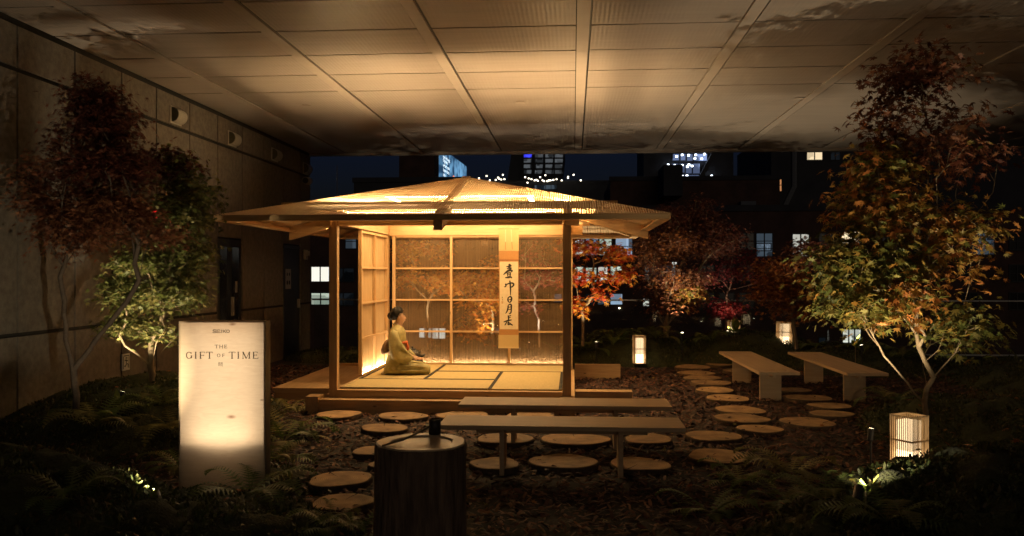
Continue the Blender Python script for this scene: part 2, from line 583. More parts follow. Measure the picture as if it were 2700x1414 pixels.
# camera, sensor box, exit plate
Y, Z = pX(766, 456, WXP)
t = thing('security_camera', 'white bullet security camera at the far end of the wall', 'camera', (WXP, Y, Z))
MB().box(0, .08, -.05, .05, -.05, .05).build('mount', WHITEP, t, local=True)
MB().tube([(.06, .1, 0), (.10, -.02, 0), (.11, -.28, -.02)], [.06, .075, .075], 12).build('housing', WHITEP, t, local=True)
MB().tube([(.11, -.281, -.02), (.11, -.292, -.02)], .06, 12).build('lens', DARKM, t, local=True)
Y, Z = pX(766, 641, WXP)
t = thing('sensor_box', 'small white sensor box beside the far door', 'box', (WXP, Y, Z))
MB().box(0, .05, -.07, .07, -.1, .1).build('case', WHITEP, t, local=True)
MB().box(.0505, .09, -.03, .07, -.02, .07).build('sensor_head', WHITEP, t, local=True)
Y, Z = pX(312, 911, WXP)
t = thing('exit_plate', 'small white running man exit plate low on the wall behind the green maple', 'sign', (WXP + .015, Y, Z))
EXITM = surf('exit_plate_white', (.75, .74, .68), rough=.5)
MB().box(0, .012, -.085, .085, -.1, .1).build('plate', EXITM, t, local=True)
m = MB().box(.0125, .0145, -.06, .065, .072, .082).box(.0125, .0145, .058, .068, -.08, .071).box(.0125, .0145, -.068, -.058, -.08, .071)
m.tube([(.0135, .0, .045), (.0136, .0, .055)], .014, 8)
for a, b in (((.0, .03), (.01, -.02)), ((.01, -.02), (.045, -.03)), ((.045, -.03), (.04, -.07)), ((.01, -.02), (-.02, -.05)), ((-.02, -.05), (-.045, -.045)), ((0, .025), (.035, .01)), ((0, .025), (-.035, .02))):
    m.beam((.0135, a[0], a[1]), (.0135, b[0], b[1]), .012, .002, (1, 0, 0))
m.build('pictogram', surf('pictogram_ink', (.05, .05, .05), rough=.8), t, local=True)
Y, Z = pX(322, 720, WXP)
t = thing('wall_notice', 'small beige notice board on the wall seen through the green maple', 'notice', (WXP + .012, Y, Z))
MB().box(0, .01, -.09, .09, -.13, .13).build('board', WHITEP, t, local=True)
MB().box(.0105, .012, -.05, .05, .0, .09).box(.0105, .012, -.06, .06, -.08, -.06).build('print', surf('pictogram_ink', (.05, .05, .05)), t, local=True)

# glass balustrade along the edge of the terrace
GL = bpy.data.materials.new('balustrade_glass'); GL.use_nodes = True
pb = GL.node_tree.nodes['Principled BSDF']
pb.inputs['Base Color'].default_value = (.86, .93, .92, 1); pb.inputs['Roughness'].default_value = .01
pb.inputs['Transmission Weight'].default_value = 1.0; pb.inputs['IOR'].default_value = 1.45
RAILM = surf('rail_steel', (.30, .29, .27), (.26, .25, .24), rough=.35, scale=10, metal=.7)
bal = thing('glass_balustrade', 'clear glass balustrade with slim steel rail along the terrace edge', 'balustrade', (0, 17.28, 0))
x = -5.4
while x < 9.6:
    bx('glass_pane', GL, bal, x + .008, min(x + 1.49, 9.7), 17.274, 17.286, .03, 1.07)
    x += 1.5
bx('top_rail', RAILM, bal, -5.44, 9.75, 17.262, 17.298, 1.072, 1.10)
bx('foot_channel', RAILM, bal, -5.44, 9.75, 17.255, 17.305, .0, .029)

# ================================================================== THE TEA PAVILION
PXL, PXR, PYF, PYB = -2.82, -.068, 9.80, 12.50        # post centres
AX, AY, AZ = -1.46, 11.50, 2.945                      # top of the roof
HW, EZ = 2.49, 2.262                                  # half width of the roof, height of its eaves
pav = thing('tea_pavilion', 'open wooden tea pavilion with lit slatted pyramid roof on a low deck', 'pavilion', (AX, 11.1, 0))
T = .277
pw = .048
for (x, y, z1) in ((PXL, PYF, 2.44), (PXR, PYF, 2.44), (PXL + .02, PYB + .0, 2.30), (PXR + .015, PYB, 2.30)):
    bx('post', WZ, pav, x - pw, x + pw, y - pw, y + pw, .205, z1, bevel=.003)
# floor frame
bx('sill', WX, pav, -2.76, -.12, 9.70, 9.79, .03, .2615)
bx('sill', WY, pav, -2.90, -2.762, 9.76, 12.56, .03, .2035)
bx('sill', WY, pav, -2.768, -2.745, 9.85, 12.44, .2045, .279)
bx('sill', WY, pav, -2.768, -2.732, 10.86, 12.44, .2795, .30)
bx('sill', WY, pav, -.112, .02, 9.76, 12.56, .03, .2035)
bx('sill', WX, pav, -2.758, -.115, 12.42, 12.55, .03, .284)
bx('underfloor', DARKM, pav, -2.755, -.118, 9.795, 12.415, .03, .215)
# step and its edge beams
bx('step_board', WX, pav, -2.925, -.155, 9.545, 9.695, .140, .170, bevel=.003)
bx('step_fascia', WX, pav, -2.925, -.155, 9.56, 9.585, .0, .137)
bx('edge_beam', WY, pav, -3.085, -2.932, 9.54, 9.756, .0, .203, bevel=.004)
bx('edge_beam', WY, pav, -.15, .02, 9.54, 9.756, .0, .203, bevel=.004)
# verandas left and right
bx('veranda_board', WY, pav, -3.82, -2.905, 10.50, 13.10, .135, .168)
bx('veranda_fascia', WX, pav, -3.80, -2.91, 10.515, 10.54, .0, .133)
bx('veranda_fascia', WX, pav, -3.80, -2.91, 13.104, 13.18, .0, .205)
bx('veranda_fascia', WY, pav, -3.81, -3.78, 10.542, 13.09, .0, .133)
bx('veranda_beam', WX, pav, .03, .73, 10.43, 10.64, .0, .17)
bx('veranda_beam', WX, pav, .03, .73, 13.08, 13.16, .0, .222)

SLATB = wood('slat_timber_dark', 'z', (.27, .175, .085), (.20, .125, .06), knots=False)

# tatami mats with their cloth borders
def mat(x0, x1, y0, y1, along):
    m = bx('tatami_mat', TATAMI, pav, x0 + .003, x1 - .003, y0 + .003, y1 - .003, .217, T)
    w = .045
    if along == 'x':
        bx('border', HERI, m, x0 + .003, x1 - .003, y0 + .002, y0 + w * .8, T + .0005, T + .003)
        bx('border', HERI, m, x0 + .003, x1 - .003, y1 - w * .8, y1 - .002, T + .0005, T + .003)
    else:
        bx('border', HERI, m, x0 + .002, x0 + w, y0 + .003, y1 - .003, T + .0005, T + .003)
        bx('border', HERI, m, x1 - w, x1 - .002, y0 + .003, y1 - .003, T + .0005, T + .003)
tx, ty, u_ = -2.742, 9.797, .8733
mat(tx, tx + 2 * u_, ty, ty + u_, 'x')
mat(tx + 2 * u_, tx + 3 * u_, ty, ty + 2 * u_, 'y')
mat(tx + u_, tx + 2 * u_, ty + u_, ty + 2 * u_, 'x')
mat(tx + u_, tx + 3 * u_, ty + 2 * u_, ty + 3 * u_, 'x')
mat(tx, tx + u_, ty + u_, ty + 3 * u_, 'y')

# slatted screens: a frame of bars, thin slats behind
ZR = [.292, .765, 1.234, 1.704, 2.176]
def slat_field(name, parent, pts, d, size, mat_, up=(0, 1, 0), jit=0.0):
    """Many thin slats: pts are their lower and upper ends."""
    m = MB()
    for a, b in pts:
        j = random.uniform(-jit, jit); k = random.uniform(-jit, jit)
        m.beam(Vector(a) + Vector(d) * j, Vector(b) + Vector(d) * k, size[0] * random.uniform(.9, 1.1), size[1], up)
    return m.build(name, mat_, parent, kind='stuff')

sl = bx('screen_frame', WZ, pav, -2.80, -2.755, 10.85, 10.893, .303, 2.20)   # left screen: its front stile carries the rest
for y in (11.645, 12.40):
    bx('bar', WZ, sl, -2.795, -2.755, y - .014, y + .014, .303, 2.19)
for z in ZR[1:]:
    for ya, yb in ((10.895, 11.629), (11.661, 12.384)):
        bx('bar', WY, sl, -2.793, -2.757, ya, yb, z - .014, z + .014)
n = int((12.39 - 10.9) / .0125)
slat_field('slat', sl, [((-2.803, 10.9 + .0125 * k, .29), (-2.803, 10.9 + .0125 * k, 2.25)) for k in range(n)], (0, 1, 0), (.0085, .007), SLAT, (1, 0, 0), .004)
XB = [-2.66, -1.805, -.942, -.115]
sb = bx('screen_frame', WZ, pav, XB[0] - .03, XB[0] + .014, 12.42, 12.455, .285, 2.19)   # back screen
for x in XB[1:]:
    bx('bar', WZ, sb, x - .018, x + .018, 12.42, 12.455, .285, 2.19)
for z in ZR[1:]:
    for k in range(3):
        bx('bar', WX, sb, XB[k] + .02, XB[k + 1] - .02, 12.421, 12.453, z - .012, z + .012)
n = int((XB[3] - XB[0]) / .0130)
pts = []
for k in range(n):
    x = XB[0] + .008 + .0130 * k
    pts.append(((x, 12.463, .285), (x, 12.463, 2.26)))
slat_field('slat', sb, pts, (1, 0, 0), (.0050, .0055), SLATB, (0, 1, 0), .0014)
# planks above the screens and beams round the top
bx('plank', WX, pav, -2.735, -.118, 12.405, 12.449, 2.193, 2.372)
bx('plank', WY, pav, -2.80, -2.74, 9.852, 12.40, 2.206, 2.372)
bx('girder', WX, pav, -2.768, -.12, 9.765, 9.83, 2.19, 2.335)
bx('girder', WY, pav, -.112, -.03, 9.852, 12.449, 2.206, 2.335)
for x0, x1 in ((-2.985, -2.825), (-.09, .07)):
    bx('girder_end', WX, pav, x0, x1, 9.66, 9.748, 2.176, 2.33)
bx('girder_end', WX, pav, -.025, .14, 12.40, 12.455, 2.193, 2.372)

SLATR_X = wood('roof_slat_x', 'x', (.70, .52, .31), (.60, .43, .235), knots=False)
SLATR_Y = wood('roof_slat_y', 'y', (.70, .52, .31), (.60, .43, .235), knots=False)
# roof ------------------------------------------------------------
SLO = (AZ - EZ) / HW
def roofz(x, y, off=0.0):
    return AZ - SLO * max(abs(x - AX), abs(y - AY)) - off
def ringbeam(inset, w, h, over, name, top=.012):
    r = HW - inset
    z = EZ + SLO * inset - top - h / 2
    for sgn in (-1, 1):
        MB().beam((AX - r - over, AY + sgn * r, z), (AX + r + over, AY + sgn * r, z), w, h).build(name, WX, pav)
        MB().beam((AX + sgn * r, AY - r + w * .52, z), (AX + sgn * r, AY + r - w * .52, z), w, h).build(name, WY, pav)
ringbeam(.74, .06, .09, .22, 'purlin', .004)
ringbeam(1.62, .045, .05, 0, 'purlin', .014)
for inset in (.02, .32, 1.02, 1.32, 1.95):                    # thin battens that the slats lie on
    r = HW - inset; z = EZ + SLO * inset - .006
    m = MB()
    for sgn in (-1, 1):
        m.beam((AX - r, AY + sgn * r, z), (AX + r, AY + sgn * r, z), .016, .010)
        m.beam((AX + sgn * r, AY - r + .01, z), (AX + sgn * r, AY + r - .01, z), .016, .010)
    m.build('batten', WX, pav)
for dx, dy in ((0, -1), (0, 1), (-1, 0), (1, 0)):             # centre rafter of each side
    p0 = Vector((AX + dx * .055, AY + dy * .055, AZ - .055 * SLO)); p1 = Vector((AX + dx * (HW - .02), AY + dy * (HW - .02), EZ + .02 * SLO))
    nrm = Vector((dx * SLO, dy * SLO, 1)).normalized()
    wv = Vector((-dy, dx, 0))
    hh = .175
    m = MB(); vs = []
    for p, zc in ((p0, hh), (p1, hh)):
        for s_ in (-1, 1):
            vs += [p + wv * s_ * .05 + Vector((0, 0, -.012)), p + wv * s_ * .05 + Vector((0, 0, -zc))]
    m.add(vs, [(0, 1, 3, 2), (4, 6, 7, 5), (0, 2, 6, 4), (1, 5, 7, 3), (0, 4, 5, 1), (2, 3, 7, 6)])
    m.build('rafter', WY if dy else WX, pav, bevel=.003)
for dx, dy in ((-1, -1), (1, -1), (1, 1), (-1, 1)):           # hips
    MB().beam((AX, AY, AZ - .034), (AX + dx * (HW - .03), AY + dy * (HW - .03), EZ - .028), .045, .045).build('hip_rafter', WX, pav)
for dx, dy in ((-1, 0), (1, 0)):
    MB().beam((AX + dx * (HW - .012), AY - HW, EZ - .031), (AX + dx * (HW - .012), AY + HW, EZ - .031), .024, .058).build('eave_board', WY, pav)
    MB().beam((AX + dx * (HW - .07), AY - HW + .03, EZ - .05), (AX + dx * (HW - .07), AY + HW - .03, EZ - .05), .09, .014).build('eave_soffit', WY, pav)
for dy in (-1, 1):
    # two lengths of board meeting left of the centre rafter
    for xa, xb in ((AX - HW + .026, AX - .12), (AX - .117, AX + HW - .026)):
        MB().beam((xa, AY + dy * (HW - .012), EZ - .031), (xb, AY + dy * (HW - .012), EZ - .031), .024, .058).build('eave_board', WX, pav)
    MB().beam((AX - HW + .12, AY + dy * (HW - .07), EZ - .05), (AX + HW - .12, AY + dy * (HW - .07), EZ - .05), .09, .014).build('eave_soffit', WX, pav)
for dx, dy, jit, cov in ((0, -1, .0016, .0128), (-1, 0, .0034, .0128), (1, 0, .0010, .0124), (0, 1, .002, .021)):
    P = .0265
    n = int(2 * HW / P)
    pts = []
    for k in range(n):
        s_ = -HW + P * (k + .5)
        o_ = abs(s_) + .012
        if o_ > HW - .02: continue
        wv = Vector((-dy, dx, 0)); dv = Vector((dx, dy, 0))
        a = Vector((AX, AY, 0)) + wv * s_ + dv * HW; b = Vector((AX, AY, 0)) + wv * s_ + dv * o_
        a.z = EZ + .004; b.z = AZ - SLO * o_ + .004
        pts.append((a, b))
    jj = jit
    slat_field('roof_slat', pav, pts, (-dy, dx, 0), (cov, .0075), SLATR_Y if dy else SLATR_X, (dx * SLO, dy * SLO, 1), jj)
MB().box(AX - .05, AX + .05, AY - .05, AY + .05, AZ - .02, AZ + .012).build('roof_cap', WX, pav)

# lamps of the pavilion: thin strips on the beams and at the foot of the screens
STRIPW = emit('led_strip_warm', WARM, K_ROOF)
FOOTL = emit('led_strip_foot_left', (1.0, .72, .42), K_FOOT * 3.6)
FOOTW = emit('led_strip_foot', (1.0, .74, .46), K_FOOT * 2.2)
def led(m, x0, x1, y0, y1, z, h=.006, down=False):
    # a slim housing with its lit tape on one face
    o = bx('led_housing', WHITEP, pav, x0 - .001, x1 + .001, y0 - .001, y1 + .001, z, z + h)
    zz = z - .0008 if down else z + h + .0008
    q = [(x0, y0, zz), (x1, y0, zz), (x1, y1, zz), (x0, y1, zz)]
    f = MB().add(q, [(3, 2, 1, 0) if down else (0, 1, 2, 3)]).build('led_strip', m, o)
led(STRIPW, -2.70, -.20, 9.775, 9.82, 2.336)
led(STRIPW, -2.70, -.20, 12.41, 12.445, 2.373)
led(STRIPW, -2.795, -2.75, 9.95, 12.3, 2.373)
led(STRIPW, -.105, -.045, 9.95, 12.3, 2.336)
for xa, xb in ((XB[0] + .03, XB[1] - .03), (XB[1] + .03, XB[2] - .03), (XB[2] + .03, XB[3] - .03)):
    led(FOOTW, xa, xb, 12.428, 12.438, .2845)
bx('led_cover', WX, pav, -2.64, -.14, 12.4085, 12.4155, .2842, .299)
for ya, yb in ((10.91, 11.62), (11.67, 12.37)):
    led(FOOTL, -2.773, -2.765, ya, yb, .3005)
bx('led_cover', WY, pav, -2.7505, -2.7445, 10.9, 12.38, .3005, .316)
# added fill strips, hidden under the roof, that brighten mats and screens directly
FILL_DOWN = emit('fill_strip_down', WARM, 72.0)
led(FILL_DOWN, -2.4, -.5, 10.56, 10.62, 2.60, down=True)
led(FILL_DOWN, -2.4, -.5, 12.02, 12.08, 2.60, down=True)
led(FILL_DOWN, -2.38, -2.32, 10.64, 12.0, 2.60, down=True)
led(FILL_DOWN, -.58, -.52, 10.64, 12.0, 2.60, down=True)

# ================================================================== LETTERS AND BRUSH STROKES (flat print, a millimetre proud)
def stroke_faces(pts, n_sub=4):
    """A stroke of changing width: pts are (x, y, width); returns a flat ribbon."""
    P = []
    for i in range(len(pts) - 1):
        p0 = pts[max(i - 1, 0)]; p1 = pts[i]; p2 = pts[i + 1]; p3 = pts[min(i + 2, len(pts) - 1)]
        for k in range(n_sub if len(pts) > 2 else 1):
            t = k / n_sub
            P.append(tuple(.5 * ((2 * b) + (-a + c) * t + (2 * a - 5 * b + 4 * c - d) * t * t + (-a + 3 * b - 3 * c + d) * t ** 3) for a, b, c, d in zip(p0, p1, p2, p3)))
    P.append(pts[-1])
    L, Rr = [], []
    for i, p in enumerate(P):
        a = P[max(i - 1, 0)]; b = P[min(i + 1, len(P) - 1)]
        dx, dy = b[0] - a[0], b[1] - a[1]
        q = math.hypot(dx, dy) or 1
        nx, ny = -dy / q * p[2] / 2, dx / q * p[2] / 2
        L.append((p[0] + nx, p[1] + ny)); Rr.append((p[0] - nx, p[1] - ny))
    return L, Rr


def arc(cx, cy, rx, ry, a0, a1, wt, wn, n=14):
    out = []
    for k in range(n + 1):
        a = R(a0 + (a1 - a0) * k / n)
        out.append((cx + rx * math.cos(a), cy - ry * math.sin(a), wn + (wt - wn) * abs(math.cos(a))))
    return out


def letter(ch, w, t, nn):
    """Roman capitals of height 1 (y down): thick stems t, hairlines nn, with serifs."""
    def stem(x, th=t, y0=0, y1=1): return [[(x, y0, th), (x, y1, th)], [(x - .13, y1 - nn / 2, nn), (x + .13, y1 - nn / 2, nn)], [(x - .13, y0 + nn / 2, nn), (x + .13, y0 + nn / 2, nn)]]
    if ch == 'I': return stem(w / 2)
    if ch == 'T': return [[(w / 2, 0, t), (w / 2, 1, t)], [(w / 2 - .15, 1 - nn / 2, nn), (w / 2 + .15, 1 - nn / 2, nn)], [(.02, nn / 2, nn), (w - .02, nn / 2, nn)], [(.03, 0, nn), (.0, .2, nn * .8)], [(w - .03, 0, nn), (w, .2, nn * .8)]]
    if ch == 'H': return stem(.13) + stem(w - .13) + [[(.13, .5, nn), (w - .13, .5, nn)]]
    if ch == 'E': return [[(.13, 0, t), (.13, 1, t)], [(0, 1 - nn / 2, nn), (w, 1 - nn / 2, nn)], [(0, nn / 2, nn), (w - .06, nn / 2, nn)], [(.13, .48, nn), (w - .16, .48, nn)], [(w - .06, 0, nn), (w - .03, .2, nn * .8)], [(w, 1, nn), (w + .05, .78, nn * .8)], [(w - .16, .38, nn * .8), (w - .16, .58, nn * .8)]]
    if ch == 'F': return [[(.13, 0, t), (.13, 1, t)], [(0, 1 - nn / 2, nn), (.28, 1 - nn / 2, nn)], [(0, nn / 2, nn), (w - .02, nn / 2, nn)], [(.13, .5, nn), (w - .14, .5, nn)], [(w - .03, 0, nn), (w, .22, nn * .8)], [(w - .14, .4, nn * .8), (w - .14, .6, nn * .8)]]
    if ch == 'M': return [[(.1, 0, nn), (.08, 1, nn)], [(.08, 0, t), (w / 2, .98, t)], [(w / 2, .98, nn), (w - .1, 0, nn)], [(w - .1, 0, t), (w - .1, 1, t)], [(-.04, 1 - nn / 2, nn), (.2, 1 - nn / 2, nn)], [(w - .24, 1 - nn / 2, nn), (w + .03, 1 - nn / 2, nn)], [(-.02, nn / 2, nn), (.1, nn / 2, nn)], [(w - .1, nn / 2, nn), (w + .03, nn / 2, nn)]]
    if ch == 'O': return [arc(w / 2, .5, w / 2 - t / 2, .5 - nn / 2, 0, 360, t, nn, 24)]
    if ch == 'G': return [arc(w / 2, .5, w / 2 - t / 2, .5 - nn / 2, 38, 322, t, nn, 22), [(w - .08, .56, t), (w - .08, .93, t)], [(w - .22, .56, nn), (w + .06, .56, nn)], [(w - .09, .06, nn), (w - .06, .27, nn)]]
    if ch == 'S': return [[(w - .06, .26, t), (w - .12, .1, t), (w / 2, .05, t), (.12, .13, t), (.09, .28, t), (.22, .43, t), (w - .24, .55, t), (w - .07, .7, t), (w - .12, .88, t), (w / 2, .95, t), (.14, .9, t), (.06, .72, t)], [(w - .06, .02, nn), (w - .06, .28, nn)], [(.06, .7, nn), (.06, .98, nn)]]
    if ch == 'K': return stem(.16) + [[(w - .12, .05, nn), (.18, .58, nn)], [(.38, .4, t), (w - .06, .97, t)], [(w - .3, nn / 2, nn), (w + .04, nn / 2, nn)], [(w - .26, 1 - nn / 2, nn), (w + .08, 1 - nn / 2, nn)]]
    return []


class Print:
    """Collects strokes in a sign's own plane (x right, y down from the top)."""
    def __init__(s): s.m = MB()

    def stroke(s, pts, f):
        L, Rr = stroke_faces(pts)
        k = len(s.m.v)
        for a, b in zip(L, Rr):
            s.m.v.append(f(*a)); s.m.v.append(f(*b))
        for i in range(len(L) - 1):
            s.m.f.append((k + 2 * i, k + 2 * i + 1, k + 2 * i + 3, k + 2 * i + 2))


INK = surf('brush_ink', (.010, .009, .008), (.016, .014, .012), rough=.7, scale=60)

# ================================================================== THE LIT SIGN
SY = 5.85
sx, sz_top = pY(558.5, 808, SY)
SWID, SH = .612, sz_top - .0
sign = thing('lit_sign', 'glowing upright wooden light box sign with printed lettering on the left mound', 'sign', (sx, SY, 0), R(5))
SD = .14
VEN = bpy.data.materials.new('translucent_veneer'); VEN.use_nodes = True
n_, l_ = VEN.node_tree.nodes, VEN.node_tree.links
b_ = n_['Principled BSDF']; b_.inputs['Roughness'].default_value = .5; b_.inputs['Specular IOR Level'].default_value = .25
tc_ = n_.new('ShaderNodeTexCoord'); mp_ = n_.new('ShaderNodeMapping'); mp_.inputs['Scale'].default_value = (1.2, 1, 7)
l_.new(tc_.outputs['Object'], mp_.inputs['Vector'])
nz_ = n_.new('ShaderNodeTexNoise'); nz_.inputs['Scale'].default_value = 7; nz_.inputs['Detail'].default_value = 9; nz_.inputs['Distortion'].default_value = 1.2; nz_.inputs['Roughness'].default_value = .65
l_.new(mp_.outputs[0], nz_.inputs['Vector'])
cr_ = n_.new('ShaderNodeValToRGB'); cr_.color_ramp.elements[0].position = .30; cr_.color_ramp.elements[1].position = .62
cr_.color_ramp.elements[0].color = (.72, .555, .385, 1); cr_.color_ramp.elements[1].color = (.80, .64, .46, 1)
l_.new(nz_.outputs['Fac'], cr_.inputs[0])
col_ = cr_.outputs[0]
for kx, kz, ks in ((.075, 1.262, .020), (.065, .60, .026), (.285, .72, .012)):        # knots of the veneer
    cb = n_.new('ShaderNodeVectorMath'); cb.operation = 'SUBTRACT'; cb.inputs[1].default_value = (kx, 0, kz)
    l_.new(tc_.outputs['Object'], cb.inputs[0])
    sc = n_.new('ShaderNodeVectorMath'); sc.operation = 'MULTIPLY'; sc.inputs[1].default_value = (1, 0, 2.2)
    l_.new(cb.outputs[0], sc.inputs[0])
    ln = n_.new('ShaderNodeVectorMath'); ln.operation = 'LENGTH'; l_.new(sc.outputs[0], ln.inputs[0])
    mr = n_.new('ShaderNodeMapRange'); mr.inputs[1].default_value = ks * .15; mr.inputs[2].default_value = ks * 1.6; mr.inputs[3].default_value = .85; mr.inputs[4].default_value = 0
    l_.new(ln.outputs['Value'], mr.inputs[0])
    mx = n_.new('ShaderNodeMix'); mx.data_type = 'RGBA'
    l_.new(mr.outputs[0], mx.inputs[0]); l_.new(col_, mx.inputs[6]); mx.inputs[7].default_value = (.22, .10, .05, 1)
    col_ = mx.outputs[2]
l_.new(col_, b_.inputs['Base Color'])
tr_ = n_.new('ShaderNodeBsdfTranslucent'); l_.new(col_, tr_.inputs['Color'])
ms_ = n_.new('ShaderNodeMixShader'); ms_.inputs[0].default_value = .55
l_.new(b_.outputs[0], ms_.inputs[1]); l_.new(tr_.outputs[0], ms_.inputs[2]); l_.new(ms_.outputs[0], n_['Material Output'].inputs[0])
INNER = surf('box_lining_white', (.78, .74, .66), (.74, .70, .62), rough=.8)
hw = SWID / 2
me = MB().add([(-hw, -.0, .0), (hw, 0, 0), (hw, 0, SH), (-hw, 0, SH)], [(0, 1, 2, 3)])
me.build('veneer_panel', VEN, sign, local=True)
for x0, x1 in ((-hw, -hw + .012), (hw - .012, hw)):
    bx('side_board', DARKM, sign, x0, x1, .002, SD, 0, SH, local=True)
bx('top_board', WX, sign, -hw + .0125, hw - .0125, .002, SD, SH - .012, SH - .001, local=True)
bx('back_board', INNER, sign, -hw + .0125, hw - .0125, SD - .012, SD - .001, .0, SH - .0125, local=True)
bx('base_board', DARKM, sign, -hw + .0125, hw - .0125, .002, SD - .0125, .0, .02, local=True)
arcp = [(-hw + .0127, SD - .0122)] + [(-hw + .0127 + (SWID - .0254) * k / 16, .03 + .05 * math.sin(PI * k / 16)) for k in range(17)] + [(hw - .0127, SD - .0122)]
MB().rings([[(x, y, .405) for x, y in arcp], [(x, y, .417) for x, y in arcp]]).build('glow_cutoff_shelf', INNER, sign, local=True)  # unseen shelf, its front edge curved to end the glow in an arc
bx('light_panel', emit('sign_light_panel', (1.0, .82, .60), K_SIGN * .62), sign, -hw + .03, hw - .03, SD - .0165, SD - .0125, .44, SH - .03, local=True)
bx('lamp_tube', emit('sign_lamp_tube', (1.0, .82, .60), K_SIGN * 3.6), sign, -.2, .2, .095, .112, .425, .445, local=True)
PRT = surf('sign_print_brown', (.045, .018, .007), (.035, .014, .006), rough=.8, scale=50)
zk = SWID / 1875
def sgn(px, py): return ((px - 1057) * zk, -.0012, SH - (py - 63) * zk)
def word(name, text, spots, y0, y1, t, nn):
    p = Print(); h = y1 - y0
    for ch, (x0, x1) in zip(text, spots):
        for st in letter(ch, (x1 - x0) / h, t, nn):
            p.stroke([(x0 + a * h, y0 + b * h, c * h) for a, b, c in st], sgn)
    p.m.build(name, PRT, sign, local=True)
word('lettering', 'SEIKO', [(856, 930), (940, 1018), (1028, 1062), (1072, 1148), (1152, 1226)], 250, 320, .20, .15)
word('lettering', 'THE', [(902, 976), (1000, 1078), (1108, 1164)], 582, 658, .17, .10)
word('lettering', 'GIFT', [(274, 405), (462, 512), (570, 682), (716, 856)], 735, 886, .15, .07)
word('lettering', 'OF', [(950, 1022), (1062, 1115)], 778, 850, .17, .10)
word('lettering', 'TIME', [(1208, 1345), (1388, 1438), (1502, 1668), (1726, 1838)], 735, 886, .15, .07)
p = Print()
for s_ in ([(984, 965, 7), (984, 1050, 7)], [(1066, 965, 7), (1066, 1045, 7), (1058, 1048, 6)], [(984, 966, 6), (1014, 966, 6)], [(1036, 966, 6), (1066, 966, 6)], [(984, 982, 5), (1014, 982, 5)], [(1036, 982, 5), (1066, 982, 5)],
           [(984, 998, 6), (1014, 998, 6)], [(1036, 998, 6), (1066, 998, 6)], [(1014, 965, 6), (1014, 998, 6)], [(1036, 965, 6), (1036, 998, 6)],
           [(1007, 1008, 6), (1007, 1045, 6)], [(1043, 1008, 6), (1043, 1045, 6)], [(1007, 1009, 5), (1043, 1009, 5)], [(1007, 1026, 5), (1043, 1026, 5)], [(1007, 1044, 5), (1043, 1044, 5)]):
    p.stroke(s_, sgn)
p.m.build('lettering', PRT, sign, local=True)

# ================================================================== BENCHES
def bench(length, label, slots=True):
    """Along local x; slab legs, a stretcher, a slot for the hand near either end."""
    t = thing('bench', label, 'bench', group='low plywood benches facing the pavilion')
    h, w, L = .42, .49, length / 2
    xs, sl_ = L - .22, .018
    m = MB()
    if not slots:
        m.box(-L, L, -w / 2, w / 2, h - .036, h)
    else:
        m.box(-L, -xs - sl_, -w / 2, w / 2, h - .036, h).box(xs + sl_, L, -w / 2, w / 2, h - .036, h).box(-xs + sl_, xs - sl_, -w / 2, w / 2, h - .036, h)
    for s_ in (-1, 1) if slots else ():
        m.box(s_ * xs - sl_, s_ * xs + sl_, -w / 2, -.14, h - .036, h).box(s_ * xs - sl_, s_ * xs + sl_, .14, w / 2, h - .036, h)
    m.build('seat', PLYX, t, local=True, bevel=0 if slots else .004)
    for s_ in (-1, 1):
        bx('leg', PLYY, t, s_ * (L - .5) - .019, s_ * (L - .5) + .019, -.14, .13, -.02, h - .0365, bevel=.002, local=True)
    bx('stretcher', PLYX, t, -L + .28, L - .28, -.02, .02, h - .10, h - .0375, local=True)
    return t
B1 = bench(1.95, 'plywood bench nearest the camera, running crosswise beside the stump basin', False)
B1.location = (-.095, 6.88, 0)
B2 = copy_tree(B1); B2.location = (-.08, 7.94, 0); B2['label'] = 'crosswise plywood bench close to the pavilion step, behind the nearest bench'
B3 = bench(2.78, 'longer plywood bench pointing away, left one of the pair on the right')
B3.location = (2.51, 11.89, 0); B3.rotation_euler = (0, 0, R(90.3))
B4 = copy_tree(B3); B4.location = (3.55, 11.87, 0); B4['label'] = 'longer plywood bench pointing away, under the tall right maple'

